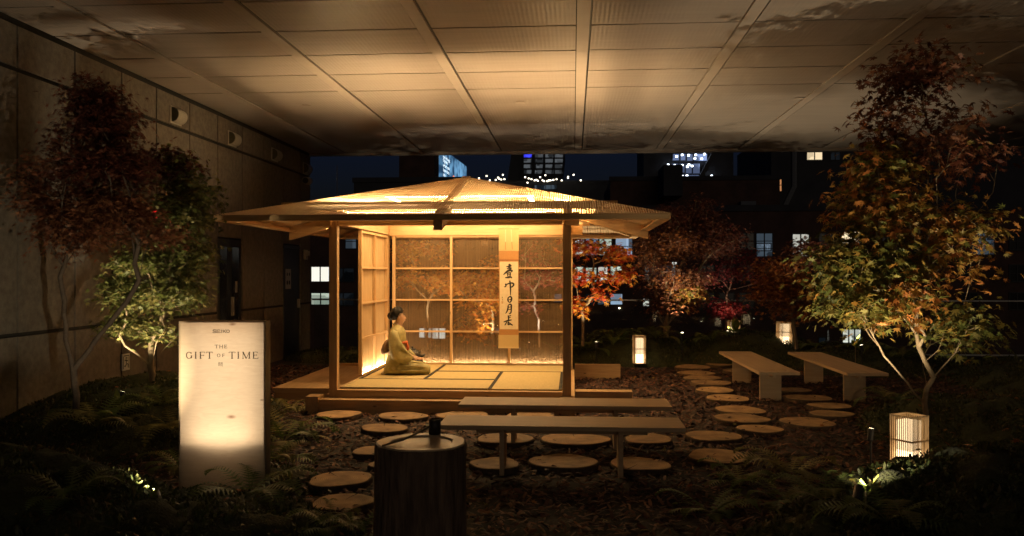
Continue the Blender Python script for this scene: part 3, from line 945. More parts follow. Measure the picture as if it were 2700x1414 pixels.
# ================================================================== LOG SLICES SET IN THE MULCH
DISC = [  # middle of the slice in the photograph, half width, label
    (851, 1044, 57, 'log slice at the left end of the step, below the edge beam'),
    (1012, 1046, 62, 'log slice against the middle of the pavilion step'),
    (1165, 1046, 66, 'log slice half under the left end of the rear crosswise bench'),
    (1333, 1047, 62, 'log slice almost hidden between the two crosswise benches'),
    (967, 1078, 60, 'log slice just behind the ladle end of the stump basin'),
    (940, 1135, 54, 'upper of two log slices half hidden by the left side of the stump'),
    (985, 1170, 56, 'lower of two log slices half hidden by the left side of the stump'),
    (856, 1208, 80, 'large log slice left of the stump, the farther of the two nearest'),
    (862, 1265, 79, 'cracked log slice nearest the camera, left of the stump'),
    (1245, 1167, 65, 'log slice right of the stump, at the foot of the left bench leg'),
    (1417, 1163, 84, 'widest log slice, in front of the nearest bench between its legs'),
    (1609, 1166, 75, 'log slice at the foot of the right leg of the nearest bench'),
    (1271, 1104, 70, 'log slice under the left half of the nearest bench'),
    (1446, 1105, 82, 'log slice under the middle of the nearest bench'),
    (1630, 1103, 62, 'log slice under the right end of the nearest bench'),
    (1795, 1097, 67, 'log slice just right of the nearest bench, with small dark cracks'),
    (1807, 1148, 78, 'big log slice at the edge of the right foreground mound'),
    (1866, 1053, 67, 'log slice right of the nearest bench, second row up'),
    (1912, 1080, 54, 'round log slice between the two right rows, behind the fern'),
    (1862, 1030, 60, 'log slice with a wavy edge in front of the left long bench'),
    (2031, 1061, 66, 'log slice with a split on its right side'),
    (2088, 1022, 49, 'farther of two log slices below the right long bench'),
    (2092, 1043, 51, 'nearer of two log slices below the right long bench'),
    (1830, 1002, 55, 'log slice beside the near leg of the left long bench, with one dark spot'),
    (2035, 1002, 53, 'log slice between the near legs of the two long benches'),
    (1799, 981, 49, 'log slice left of the left long bench, sixth from the far end'),
    (1998, 981, 40, 'log slice partly behind the near leg of the left long bench'),
    (1789, 963, 48, 'log slice left of the left long bench, fifth from the far end'),
    (1767, 951, 47, 'log slice left of the left long bench, fourth from the far end'),
    (1752, 938, 45, 'log slice left of the left long bench, third from the far end'),
    (1743, 924, 45, 'second farthest log slice of the row towards the lit lantern'),
    (1812, 917, 33, 'small farthest log slice, behind the left long bench'),
    (1858, 934, 40, 'log slice half hidden behind the far leg of the left long bench'),
    (760, 1338, 74, 'log slice cut by the lower edge of the picture, left of the stump'),
]
SLICES = []
def disc(u, v, hw_, label):
    x, y = pZ(u, v, .045)
    r = hw_ / FPX * y * 1.02
    SLICES.append((x, y, r))
    t = thing('log_slice', label, 'log slice', (x, y, 0), random.uniform(0, 6.28), 'sawn log slices laid as stepping stones')
    ph = [random.uniform(0, 6.28) for _ in range(4)]
    am = [random.uniform(.03, .08), random.uniform(.02, .055), random.uniform(.015, .035), .02]
    def wob(a, z=0): return 1 + sum(am[k] * math.sin((k + 2) * a + ph[k]) for k in range(4))
    top = .050 + random.uniform(-.006, .008)
    N = 40
    def ring(q, z): return [(r * q * wob(2 * PI * j / N) * math.cos(2 * PI * j / N), r * q * wob(2 * PI * j / N) * math.sin(2 * PI * j / N), z) for j in range(N)]
    MB().rings([ring(.985, -.05), ring(1.0, top - .012), ring(.985, top - .003)]).build('bark', BARKR, t, local=True)
    m = MB(); m.rings([ring(.955, top - .002), ring(.95, top + .002)], cap=False)
    rr = [.95, .80, .6, .35, .12]
    m.rings([ring(q, top + .002 + (.0015 if k % 2 else 0)) for k, q in enumerate(rr)], cap=False)
    m.f.append(tuple(range(len(m.v) - N, len(m.v))))
    m.build('cut_face', RINGM, t, local=True)
    if random.random() < .6:
        a = random.uniform(0, 6.28); c = Vector((math.cos(a), math.sin(a), 0)); q = Vector((-c.y, c.x, 0))
        pts = [c * r * .18, c * r * .5 + q * r * .02, c * r * .97 * wob(a)]
        MB().rings([[tuple(p + q * w_ + Vector((0, 0, top + .0042))), tuple(p - q * w_ + Vector((0, 0, top + .0042)))] for p, w_ in zip(pts, (.0008, .003, .007))], closed=False, cap=False).build('crack', BLACKM, t, local=True)
BARKR = surf('slice_bark', (.10, .062, .034), (.05, .032, .02), rough=.95, scale=30, bump=.6)
RINGM = bpy.data.materials.new('growth_rings'); RINGM.use_nodes = True
n_, l_ = RINGM.node_tree.nodes, RINGM.node_tree.links
b_ = n_['Principled BSDF']; b_.inputs['Roughness'].default_value = .8
tc_ = n_.new('ShaderNodeTexCoord'); oi_ = n_.new('ShaderNodeObjectInfo')
wv_ = n_.new('ShaderNodeTexWave'); wv_.wave_type = 'RINGS'; wv_.rings_direction = 'Z'; wv_.inputs['Scale'].default_value = 22; wv_.inputs['Distortion'].default_value = 4; wv_.inputs['Detail'].default_value = 3; wv_.inputs['Detail Scale'].default_value = .6
l_.new(tc_.outputs['Object'], wv_.inputs['Vector'])
nz_ = n_.new('ShaderNodeTexNoise'); nz_.inputs['Scale'].default_value = 7; nz_.inputs['Detail'].default_value = 6
ad_ = n_.new('ShaderNodeVectorMath'); ad_.operation = 'ADD'; l_.new(tc_.outputs['Object'], ad_.inputs[0])
mm_ = n_.new('ShaderNodeMath'); mm_.operation = 'MULTIPLY'; mm_.inputs[1].default_value = 40; l_.new(oi_.outputs['Random'], mm_.inputs[0]); l_.new(mm_.outputs[0], ad_.inputs[1]); l_.new(ad_.outputs[0], nz_.inputs['Vector'])
c1_ = n_.new('ShaderNodeValToRGB'); c1_.color_ramp.elements[0].color = (.54, .35, .17, 1); c1_.color_ramp.elements[1].color = (.40, .245, .105, 1)
l_.new(wv_.outputs['Fac'], c1_.inputs[0])
c2_ = n_.new('ShaderNodeValToRGB'); c2_.color_ramp.elements[0].position = .3; c2_.color_ramp.elements[1].position = .7; c2_.color_ramp.elements[0].color = (.45, .42, .40, 1); c2_.color_ramp.elements[1].color = (1, 1, 1, 1)
hs_ = n_.new('ShaderNodeHueSaturation'); mv_ = n_.new('ShaderNodeMapRange'); mv_.inputs[3].default_value = .72; mv_.inputs[4].default_value = 1.25
l_.new(oi_.outputs['Random'], mv_.inputs[0]); l_.new(mv_.outputs[0], hs_.inputs['Value'])
l_.new(nz_.outputs['Fac'], c2_.inputs[0])
mx_ = n_.new('ShaderNodeMix'); mx_.data_type = 'RGBA'; mx_.blend_type = 'MULTIPLY'; mx_.inputs[0].default_value = 1
l_.new(c1_.outputs[0], mx_.inputs[6]); l_.new(c2_.outputs[0], mx_.inputs[7]); l_.new(mx_.outputs[2], hs_.inputs['Color']); l_.new(hs_.outputs[0], b_.inputs['Base Color'])
for d in DISC: disc(*d)

# ================================================================== STUMP BASIN WITH LADLE
SZ = .80
stump = thing('stump_basin', 'dark log water basin with pale rim and dark round lid in the foreground', 'water basin', (-.735, 4.07, 0))
ph = [random.uniform(0, 6) for _ in range(6)]
def wob(a, z): return 1 + .018 * math.sin(3 * a + ph[0]) + .012 * math.sin(5 * a + ph[1] + z * 2) + .008 * math.sin(11 * a + ph[2] + z) + .004 * math.sin(23 * a + ph[3] + 5 * z)
MB().lathe([(.245, 0), (.238, .1), (.228, .3), (.224, .5), (.222, .7), (.223, SZ - .02), (.221, SZ - .006), (.213, SZ - .0045)], 72, wob=wob, cap=False).build('bark', BARK, stump, smooth=True, local=True)
RIM = surf('rim_wood', (.62, .47, .30), (.48, .35, .21), rough=.33, scale=18, bump=.08, spec=.5)
MB().lathe([(.2155, SZ - .004), (.211, SZ + .004), (.154, SZ + .004), (.148, SZ - .001), (.143, SZ - .025), (.14, SZ - .09), (.0, SZ - .095)], 72, wob=lambda a, z: wob(a, SZ) if z > SZ - .01 else 1 + .01 * math.sin(3 * a)).build('rim', RIM, stump, local=True)
MB().lathe([(.1415, SZ - .006), (.07, SZ - .0065), (.0, SZ - .0065)], 48).build('lid', surf('lid_dark_wood', (.026, .017, .011), (.016, .011, .008), rough=.9, spec=.08, scale=24, stretch=(1, .1, 1)), stump, local=True)
lad = thing('ladle', 'small dark bamboo ladle resting across the rim of the stump basin', 'ladle', (-.735, 4.07, SZ))
DBAM = surf('dark_bamboo', (.035, .024, .016), (.022, .015, .010), rough=.5, scale=30)
cup = Vector((.032, .19, .0))
MB().lathe([(.0, .004), (.031, .004), (.031, .08), (.027, .081), (.026, .012), (.0, .011)], 24, cup).build('cup', DBAM, lad, smooth=True, local=True)
MB().tube([cup + Vector((-.02, -.028, .045)), Vector((-.08, -.06, .022)), Vector((-.165, -.135, .007))], [.0055, .005, .005], 8).build('handle', surf('ladle_handle_bamboo', (.16, .115, .06), (.11, .08, .045), rough=.5), lad, local=True)

# ================================================================== SLATTED LANTERNS
LSLAT = wood('lantern_slat', 'z', (.58, .43, .26), (.50, .35, .19), knots=False)
LGLOW = emit('lantern_diffuser', (1.0, .72, .40), 5.0, sample='FRONT')
LGLOW2 = emit('lantern_tube', (1.0, .70, .38), 1.9, sample='FRONT')
def lantern(label, loc, rz, h=.5, w=.2):
    t = thing('garden_lantern', label, 'lantern', loc, rz, 'square slatted garden lanterns')
    hw_ = w / 2
    for z in (.0, h * .52, h - .014):
        for s_ in (-1, 1):
            bx('rail', LSLAT, t, -hw_ + .006, hw_ - .006, s_ * (hw_ - .012) - .004, s_ * (hw_ - .012) + .004, z, z + .013, local=True)
            bx('rail', LSLAT, t, s_ * (hw_ - .012) - .004, s_ * (hw_ - .012) + .004, -hw_ + .017, hw_ - .017, z, z + .013, local=True)
    first = None
    ns = 12
    for side in range(4):
        for k in range(ns):
            a = -hw_ + .004 + (w - .008) * (k + .5) / ns
            x, y = ((a, -hw_ + .0035), (hw_ - .0035, a), (-a, hw_ - .0035), (-hw_ + .0035, -a))[side]
            if first is None:
                first = bx('slat', LSLAT, t, -.0032, .0032, -.0032, .0032, .002, h, local=True); o = first
            else:
                o = first.copy(); COL.objects.link(o); o.parent = t
            o.location = (x + random.uniform(-.001, .001), y, 0)
    bx('base', DARKM, t, -hw_ + .02, hw_ - .02, -hw_ + .02, hw_ - .02, .001, .012, local=True)
    q = w * .30
    bx('diffuser', LGLOW, t, -q, q, -q, q, .014, h * .34, local=True)
    bx('lamp_tube', LGLOW2, t, -q, q, -q, q, h * .342, h * .9, local=True)
    return t
x, z = pY(1608, 915, 14.75)
lantern('glowing slatted lantern on the mulch right of the pavilion', (x, 14.75, z), R(12), .49, .195)
x, z = pY(1972, 867, 15.6)
l2 = lantern('leaning glowing lantern beside the orange maple trunk', (x, 15.6, z), R(24), .42, .215); l2.rotation_euler = (R(-2), R(3.5), R(24))
x, z = pY(2287, 1178, 6.98)
lantern('bright slatted lantern at the right mound nearest the camera', (x, 6.98, z), R(32), .43, .215)
x, z = pY(1846, 866, 16.4)
lantern('dim slatted lantern standing in for a glass reflection, by the small crimson maple', (x, 16.4, z + .03), R(10), .43, .2)  # added lantern in place of a lantern's reflection in the balustrade glass

# ================================================================== HANGING SCROLL
CY = 12.18
cx0, cz1 = pY(1254.5, 576, CY); cx1, cz0 = pY(1305.5, 876, CY)
scroll = thing('hanging_scroll', 'tall hanging scroll with black brush calligraphy before the back screen', 'scroll', ((cx0 + cx1) / 2, CY, cz0))
SWd, SHt = cx1 - cx0, cz1 - cz0
ks = SHt / 1238.0
def scx(px, py, d=0.0): return ((px - 324) * ks, -.0015 - d, SHt - (py - 55) * ks)
CL1 = surf('scroll_cloth', (.50, .37, .17), (.45, .33, .15), rough=.8, scale=120, bump=.1)
CL2 = surf('scroll_band', (.40, .20, .065), (.35, .17, .055), rough=.75, scale=90, bump=.1)
PAP = surf('scroll_paper', (.66, .55, .36), (.60, .49, .31), rough=.85, scale=25)
def flat(name, mat_, a, b, d, th=.0012):
    p0, p1 = scx(a[0], a[1], d), scx(b[0], b[1], d)
    return bx(name, mat_, scroll, p0[0], p1[0], p0[1] - th, p0[1], p1[2], p0[2], local=True)
flat('backing', CL2, (221, 60), (427, 1288), 0)
flat('cloth', CL1, (220, 60), (428, 285), .0015)
flat('cloth', CL1, (217, 1157), (425, 1288), .0015)
flat('paper', PAP, (230, 396), (420, 1098), .0015)
flat('band', surf('scroll_thin_band', (.30, .13, .04), rough=.8), (222, 372), (427, 390), .0015)
for x0, y0, x1, y1 in ((291, 62, 289, 272), (349, 62, 362, 270)):
    MB().beam(scx(x0, y0, .004), scx((x0 + x1) / 2, 190, .005), 8 * ks, .001, (0, 1, 0)).build('hanging_strip', PAP, scroll, local=True)
    MB().beam(scx((x0 + x1) / 2, 191, .005), scx(x1, y1, .008), 8.5 * ks, .001, (0, 1, 0)).build('hanging_strip', CL2, scroll, local=True)
m = MB().tube([scx(214, 55), scx(430, 55)], .006, 8).build('top_rod', CL2, scroll, local=True)
MB().tube([scx(214, 1288), scx(430, 1288)], .011, 10).build('roller', CL1, scroll, local=True)
for x0, x1 in ((202, 213.5), (430.5, 442)):
    MB().tube([scx(x0, 1288), scx(x1, 1288)], .016, 10).build('roller_end', IRON, scroll, local=True)
MB().tube([scx(270, 55), scx(324, 12), scx(378, 55)], .0022, 5).build('cord', PAP, scroll, local=True)
CHARS = [
    [[(324, 420, 14), (334, 436, 22), (324, 462, 13)], [(297, 449, 8), (326, 445, 14), (353, 437, 12)], [(303, 470, 8), (335, 462, 12), (354, 460, 7)], [(352, 466, 9), (322, 488, 19), (292, 510, 16), (267, 532, 6)],
     [(300, 500, 9), (334, 490, 14), (359, 489, 14), (350, 507, 7)], [(303, 520, 8), (328, 512, 12), (347, 511, 10)], [(310, 516, 9), (313, 540, 10), (320, 556, 7)], [(341, 512, 9), (339, 536, 12), (331, 553, 8)], [(314, 533, 6), (338, 527, 8)], [(285, 563, 8), (317, 560, 16), (345, 556, 15), (357, 569, 8)]],
    [[(289, 624, 13), (295, 647, 12), (284, 661, 6)], [(286, 640, 7), (325, 623, 12), (360, 618, 14), (375, 633, 15), (362, 654, 13), (332, 668, 7)], [(274, 660, 6), (300, 646, 8)], [(334, 592, 10), (339, 630, 14), (342, 695, 12), (341, 746, 7)]],
    [[(318, 769, 11), (315, 795, 13), (323, 813, 9)], [(316, 772, 8), (340, 758, 13), (353, 775, 14), (350, 800, 13), (336, 818, 10), (320, 812, 7)], [(325, 793, 6), (345, 788, 9)]],
    [[(318, 849, 11), (315, 880, 13), (305, 913, 11), (289, 936, 5)], [(318, 847, 8), (340, 838, 12), (350, 850, 14), (350, 890, 12), (345, 927, 12), (325, 938, 7)], [(320, 870, 6), (345, 865, 9)], [(317, 893, 6), (345, 888, 9)]],
    [[(318, 953, 11), (322, 985, 13), (318, 1010, 9)], [(322, 963, 7), (347, 954, 10)], [(322, 979, 6), (344, 973, 8)], [(270, 1023, 8), (310, 1009, 13), (354, 1000, 9)], [(318, 1014, 8), (318, 1048, 13), (337, 1045, 8)], [(305, 1020, 7), (291, 1043, 10), (281, 1057, 5)], [(322, 1025, 7), (345, 1045, 13), (366, 1056, 9)]],
]
for ch in CHARS:
    p = Print()
    for st in ch: p.stroke([(a, b, w_ * 1.2) for a, b, w_ in st], lambda a, b: scx(a, b, .0033))
    p.m.build('character', INK, scroll, local=True)
p = Print()
for st in ([(252, 765, 4), (262, 768, 4)], [(256, 760, 4), (255, 780, 4)], [(254, 786, 4), (262, 790, 4), (255, 797, 4)]): p.stroke(st, lambda a, b: scx(a, b, .0033))
p.m.build('signature', INK, scroll, local=True)
p = Print()
for st in ([(251, 806, 3), (251, 830, 3)], [(264, 806, 3), (264, 830, 3)], [(250, 806, 3), (265, 806, 3)], [(250, 818, 3), (265, 818, 3)], [(250, 830, 3), (265, 830, 3)], [(257, 806, 3), (257, 830, 3)]): p.stroke(st, lambda a, b: scx(a, b, .0033))
p.m.build('seal', CL2, scroll, local=True)

# ================================================================== KETTLE ON ITS BRAZIER
kx, kz = pY(1050, 916, 11.55)
KSC = 1.0
ket = thing('kettle', 'black iron kettle on a round brazier behind the kneeling woman', 'kettle', (kx - .06, 11.5, T))
MB().lathe([(.0, 0), (.10, 0), (.105, .012), (.09, .03), (.135, .08), (.148, .12), (.14, .155), (.125, .165), (.11, .16), (.0, .15)], 28).build('brazier', IRON, ket, smooth=True, local=True)
MB().lathe([(.0, .15), (.07, .152), (.105, .18), (.118, .215), (.112, .25), (.085, .285), (.058, .297), (.056, .30), (.0, .302)], 28).build('pot', IRON, ket, smooth=True, local=True)
MB().lathe([(.0, .3025), (.057, .3025), (.05, .312), (.02, .318), (.0, .318)], 20).build('lid', IRON, ket, smooth=True, local=True)
MB().lathe([(.0, .3185), (.008, .3185), (.016, .332), (.012, .345), (.0, .347)], 12).build('lid_knob', IRON, ket, smooth=True, local=True)
MB().tube([(.10, 0, .21), (.145, 0, .215), (.175, 0, .235)], [.028, .022, .016], 10).build('spout', IRON, ket, smooth=True, local=True)
for s_ in (-1, 1):
    MB().tube([(.098 * s_, -.02, .255), (.112 * s_, -.02, .275), (.112 * s_, .02, .275), (.098 * s_, .02, .255)], .007, 6).build('lug', IRON, ket, local=True)

ket.scale = (KSC, KSC, KSC)

# ================================================================== THE KNEELING WOMAN
wx, wy = pZ(1001, 941, T)
woman = thing('person', 'woman in an olive kimono kneeling on the mats, dark hair in a bun', 'person', (wx, wy, T), R(4))
SKIN = surf('skin', (.56, .34, .21), (.53, .31, .19), rough=.5, scale=30)
HAIR = surf('dark_hair', (.006, .005, .004), (.011, .009, .007), rough=.6, scale=60, stretch=(1, 1, .2), bump=.3, spec=.12)
KIM = surf('olive_silk', (.42, .365, .16), (.28, .235, .085), rough=.6, scale=11, bump=.12, bscale=50)
OBI = surf('obi_brocade', (.46, .34, .20), (.36, .24, .14), rough=.6, scale=40, bump=.2)
OBID = surf('obi_knot_brown', (.13, .075, .035), (.20, .12, .06), rough=.65, scale=22, bump=.2)
ORNG = surf('obi_scarf_orange', (.52, .12, .03), (.45, .09, .02), rough=.7)
WHT = surf('white_under_collar', (.72, .66, .54), rough=.7)
TABI = surf('white_sock', (.7, .64, .52), rough=.8)

verts, edges_, rad = [], [], []
def joint(p, r, parent=None):
    verts.append(p); rad.append(r if hasattr(r, '__len__') else (r, r))
    if parent is not None: edges_.append((parent, len(verts) - 1))
    return len(verts) - 1
pel = joint((0, 0, .17), .10)
sp1 = joint((-.005, 0, .32), .09, pel)
sp2 = joint((0, 0, .47), .095, sp1)
nb = joint((.0, 0, .60), .048, sp2)
nk = joint((.018, 0, .665), .038, nb)
hd = joint((.032, 0, .745), .066, nk)
ht = joint((.022, 0, .825), .070, hd)
chin = joint((.078, 0, .700), .026, hd)
for s_ in (-1, 1):
    sh = joint((-.005, .125 * s_, .535), .036, nb)
    el = joint((.04, .150 * s_, .35), .032, sh)
    wr = joint((.182, .096 * s_, .218), .023, el)
    pa = joint((.245, .075 * s_, .212), (.027, .016), wr)
    for k, (dx, dy, ln) in enumerate(((.018, .02, .05), (.022, .008, .062), (.022, -.004, .066), (.018, -.016, .06))):
        f1 = joint((.245 + dx + .012, (.075 - dy) * s_, .211), .0085, pa)
        f2 = joint((.245 + dx + ln, (.070 - dy * 1.1) * s_, .203), .007, f1)
    th = joint((.238, (.075 + .03) * s_ - .0, .205), .009, pa)
    joint((.268, (.075 + .034) * s_, .198), .0075, th)
    hp = joint((.0, .075 * s_, .13), .085, pel)
    kn = joint((.36, .08 * s_, .085), .062, hp)
    an = joint((-.07, .085 * s_, .042), .034, kn)
    joint((-.19, .07 * s_, .028), .026, an)
me = bpy.data.meshes.new('body'); me.from_pydata(verts, edges_, [])
body = bpy.data.objects.new('body', me); link(body)
sk = body.modifiers.new('skin', 'SKIN'); sk.use_smooth_shade = True
for i, r_ in enumerate(rad):
    me.skin_vertices[0].data[i].radius = r_
me.skin_vertices[0].data[0].use_root = True
ss = body.modifiers.new('sub', 'SUBSURF'); ss.levels = 2; ss.render_levels = 2
dg = bpy.context.evaluated_depsgraph_get()
m2 = bpy.data.meshes.new_from_object(body.evaluated_get(dg))
bpy.data.objects.remove(body)
# features of the face: brow, nose, lips drawn out of the head's own surface
co = np.empty(len(m2.vertices) * 3, np.float32); m2.vertices.foreach_get('co', co); co = co.reshape(-1, 3)
def pull(c, r, d):
    w = np.clip(1 - np.linalg.norm((co - np.array(c)) / np.array(r), axis=1), 0, 1) ** 1.2
    co[:] = co + w[:, None] * np.array(d)
hx = co[(co[:, 2] > .73) & (co[:, 2] < .78), 0].max()
pull((hx - .002, 0, .755), (.035, .016, .026), (.026, 0, -.004))
pull((hx - .006, 0, .722), (.03, .022, .014), (.012, 0, 0))
pull((hx - .004, .028, .782), (.03, .02, .016), (-.008, 0, 0)); pull((hx - .004, -.028, .782), (.03, .02, .016), (-.008, 0, 0))
m2.vertices.foreach_set('co', co.ravel()); m2.update()
m2.name = 'body'
m2.polygons.foreach_set('use_smooth', [True] * len(m2.polygons))
m2.materials.clear(); m2.materials.append(SKIN)
body = bpy.data.objects.new('body', m2); link(body, woman)
for s_ in (-1, 1):
    MB().lathe([(.0, -.0035), (.008, -.001), (.008, .001), (.0, .0035)], 10).build('eye', HAIR, woman, local=True).location = (hx - .010, .030 * s_, .779)
    MB().tube([(hx - .004, .016 * s_, .795), (hx - .008, .032 * s_, .799), (hx - .022, .046 * s_, .794)], .0035, 5).build('eyebrow', HAIR, woman, local=True)
    MB().tube([(.022, .066 * s_, .742), (.014, .073 * s_, .757), (.018, .072 * s_, .775), (.028, .066 * s_, .77)], [.007, .008, .008, .005], 6).build('ear', SKIN, woman, local=True, smooth=True)
MB().tube([(hx - .012, -.02, .722), (hx + .004, 0, .722), (hx - .012, .02, .722)], [.003, .0055, .003], 6).build('lips', surf('lips', (.36, .10, .07), rough=.45), woman, local=True)

def ell(cx, cy, cz, rx, ry, n=24, p=2.0):
    out = []
    for j in range(n):
        a = 2 * PI * j / n
        c, s_ = math.cos(a), math.sin(a)
        out.append((cx + rx * math.copysign(abs(c) ** (2 / p), c), cy + ry * math.copysign(abs(s_) ** (2 / p), s_), cz))
    return out
# hair: a cap that leaves the face free, swept back to a bun
rr = []
for k in range(11):
    ph_ = -.80 * PI / 2 + k * (1.78 * PI / 2) / 10
    z = .812 + .090 * math.sin(ph_); q = math.cos(ph_)
    ring = []
    for j in range(28):
        a = 2 * PI * j / 28
        x = -.008 + .093 * q * math.cos(a); y = .085 * q * math.sin(a)
        front = max(0, math.cos(a))
        edge = z - (.757 + 1.0 * x)
        if edge < 0:
            q2 = min(1, -edge / .012)
            x, y = x - .085 * q2 * front ** .7, y * (1 - .30 * q2)
        ring.append((x, y, z + .006 * math.sin(5 * a)))
    rr.append(ring)
MB().rings(rr).build('hair', HAIR, woman, smooth=True, local=True)
MB().lathe([(.0, -.058), (.034, -.048), (.054, -.02), (.058, .008), (.046, .038), (.022, .053), (.0, .056)], 20, wob=lambda a, z: 1 + .05 * math.sin(4 * a + z * 60)).build('bun', HAIR, woman, smooth=True, local=True).location = (-.084, 0, .778)
# kimono, upper part
MB().rings([ell(-.035, 0, .06, .14, .19), ell(-.03, 0, .16, .135, .185), ell(-.018, 0, .27, .110, .155), ell(-.008, 0, .38, .108, .155), ell(-.004, 0, .47, .113, .175), ell(-.004, 0, .555, .110, .188), ell(-.008, 0, .605, .090, .158), ell(-.006, 0, .638, .068, .095), ell(-.006, 0, .662, .058, .062)]).build('kimono', KIM, woman, smooth=True, local=True)
def sec(x, w_, h_, z0=.0, n=24):
    out = []
    for j in range(n):
        a = 2 * PI * j / n
        c, s_ = math.cos(a), math.sin(a)
        out.append((x, w_ * math.copysign(abs(c) ** .7, c), z0 + h_ / 2 + h_ / 2 * math.copysign(abs(s_) ** .75, s_)))
    return out
MB().rings([sec(-.185, .05, .05), sec(-.17, .12, .10), sec(-.12, .165, .165), sec(-.02, .18, .19), sec(.1, .18, .188), sec(.2, .17, .178), sec(.29, .155, .166), sec(.36, .14, .15), sec(.405, .115, .125), sec(.43, .07, .085, .012), sec(.437, .03, .045, .03)]).build('kimono_skirt', KIM, woman, smooth=True, local=True)
for k, (xa, za, xb, zb) in enumerate(((.03, .06, .40, .05), (.08, .13, .41, .10), (.12, .165, .38, .155))):     # folds drawn over the lap
    MB().tube([(xa, -.196 + .01 * k, za), ((xa + xb) / 2, -.196 + .014 * k, (za + zb) / 2 + .012), (xb, -.135 + .02 * k, zb)], [.006, .011, .004], 6).build('fold', KIM, woman, smooth=True, local=True)
out = [(-.04, .61), (.02, .582), (.045, .50), (.065, .455), (.122, .35), (.20, .268), (.228, .235), (.175, .172), (.115, .145), (.05, .165), (-.02, .19), (-.06, .225), (-.085, .32), (-.098, .44), (-.088, .54), (-.07, .59)]
for s_ in (-1, 1):
    cxm = sum(p[0] for p in out) / len(out); czm = sum(p[1] for p in out) / len(out)
    def lay(q, y): return [(cxm + (x - cxm) * q, s_ * y(x, z), czm + (z - czm) * q) for x, z in out]
    base = lambda x, z: .160 - max(0, x - .05) * .35 + max(0, .5 - abs(z - .35)) * .02
    rr = [lay(.6, lambda x, z: base(x, z) - .012), lay(.96, lambda x, z: base(x, z) - .004), lay(1.0, lambda x, z: base(x, z) + .014), lay(.95, lambda x, z: base(x, z) + .044), lay(.6, lambda x, z: base(x, z) + .066), lay(.25, lambda x, z: base(x, z) + .070)]
    MB().rings(rr if s_ < 0 else [list(reversed(r_)) for r_ in rr]).build('sleeve', KIM, woman, smooth=True, local=True)
# collar
for s_ in (-1, 1):
    MB().rings([[(p[0], p[1] * s_, p[2]), (p[0] + .012, p[1] * s_ + .004 * s_, p[2] - .012), (p[0] + .016, (p[1] - .024) * s_, p[2] - .03), (p[0] + .004, (p[1] - .02) * s_, p[2] - .02)] for p in ((-.072, .02, .685), (-.055, .055, .676), (-.01, .07, .660), (.04, .060, .622), (.075, .03, .54), (.10, .012, .46), (.108, .006, .43))]).build('collar', KIM, woman, smooth=True, local=True)
    MB().rings([[(p[0], p[1] * s_, p[2]), (p[0] + .006, (p[1] - .008) * s_, p[2] + .006), (p[0] + .006, (p[1] - .018) * s_, p[2] - .006)] for p in ((-.05, .04, .688), (.0, .056, .672), (.045, .042, .624), (.08, .014, .55))]).build('under_collar', WHT, woman, smooth=True, local=True)
# obi, its knot, cord and scarf
MB().rings([ell(-.016, 0, .268, .115, .160), ell(-.014, 0, .28, .120, .164), ell(-.010, 0, .345, .119, .162), ell(-.006, 0, .41, .119, .162), ell(-.006, 0, .42, .114, .158)]).build('obi', OBI, woman, smooth=True, local=True)
MB().rings([ell(-.010, 0, .338, .1235, .1665), ell(-.010, 0, .350, .1235, .1665)]).build('obi_cord', WHT, woman, smooth=True, local=True)
MB().rings([ell(.0, 0, .412, .132, .15), ell(.002, 0, .43, .134, .15), ell(.0, 0, .445, .126, .14)]).build('obi_scarf', ORNG, woman, smooth=True, local=True)
MB().tube([(.122, -.03, .43), (.134, -.025, .37), (.138, -.03, .33), (.13, -.02, .31)], [.01, .022, .018, .006], 8).build('sash_fold', ORNG, woman, smooth=True, local=True)
rr = []
for z, x0, x1, w_ in ((.275, -.205, -.15, .10), (.285, -.215, -.13, .13), (.33, -.218, -.12, .145), (.40, -.195, -.115, .14), (.445, -.165, -.11, .125), (.46, -.145, -.11, .10)):
    rr.append(ell((x0 + x1) / 2, 0, z, (x1 - x0) / 2, w_, 20, 3.5))
MB().rings(rr).build('obi_knot', OBID, woman, smooth=True, local=True)
MB().tube([(-.20, -.12, .275), (-.12, -.175, .30), (-.07, -.18, .318)], .004, 6).build('obi_knot_cord', WHT, woman, local=True)
for s_ in (-1, 1):
    MB().rings([sec(-.215, .015, .02, .008), sec(-.19, .03, .045), sec(-.13, .038, .06)]).build('sock', TABI, woman, smooth=True, local=True).location = (0, .075 * s_, 0)
# pale flower print on the hanging sleeve and skirt
p = MB()
for k in range(9):
    a = k * 2 * PI / 9
    p.beam((-.03 + .006 * math.cos(a), -.2085, .10 + .006 * math.sin(a)), (-.03 + .028 * math.cos(a), -.2085, .10 + .028 * math.sin(a) * .8), .005, .001, (0, 1, 0))
p.build('flower_print', surf('print_pale', (.5, .42, .24), rough=.7), woman, local=True)

# ================================================================== MAPLES
def leaf_template(lobes, narrow):
    """A palmate maple leaf in the xy plane, stalk at the origin, tips drooping; a fan of triangles."""
    vs = [(0, .12, 0)]
    angs = {7: [-128, -85, -42, 0, 42, 85, 128], 5: [-105, -50, 0, 50, 105]}[lobes]
    lens = {7: [.38, .68, .92, 1.0, .92, .68, .38], 5: [.55, .85, 1.0, .85, .55]}[lobes]
    rim = [(0, 0, .0)]
    for k, (a, ln) in enumerate(zip(angs, lens)):
        t = R(90 - a)
        rim.append((ln * math.cos(t), .12 + ln * math.sin(t), -.16 * ln))
        if k < len(angs) - 1:
            t2 = R(90 - (a + angs[k + 1]) / 2)
            q = narrow
            rim.append((q * math.cos(t2), .12 + q * math.sin(t2), .03))
    vs += rim
    n = len(rim)
    f = [(0, 1 + j, 1 + (j + 1) % n) for j in range(n)]
    f = [(a, c, b) for a, b, c in f]
    return np.array(vs, np.float32), np.array(f, np.int32)
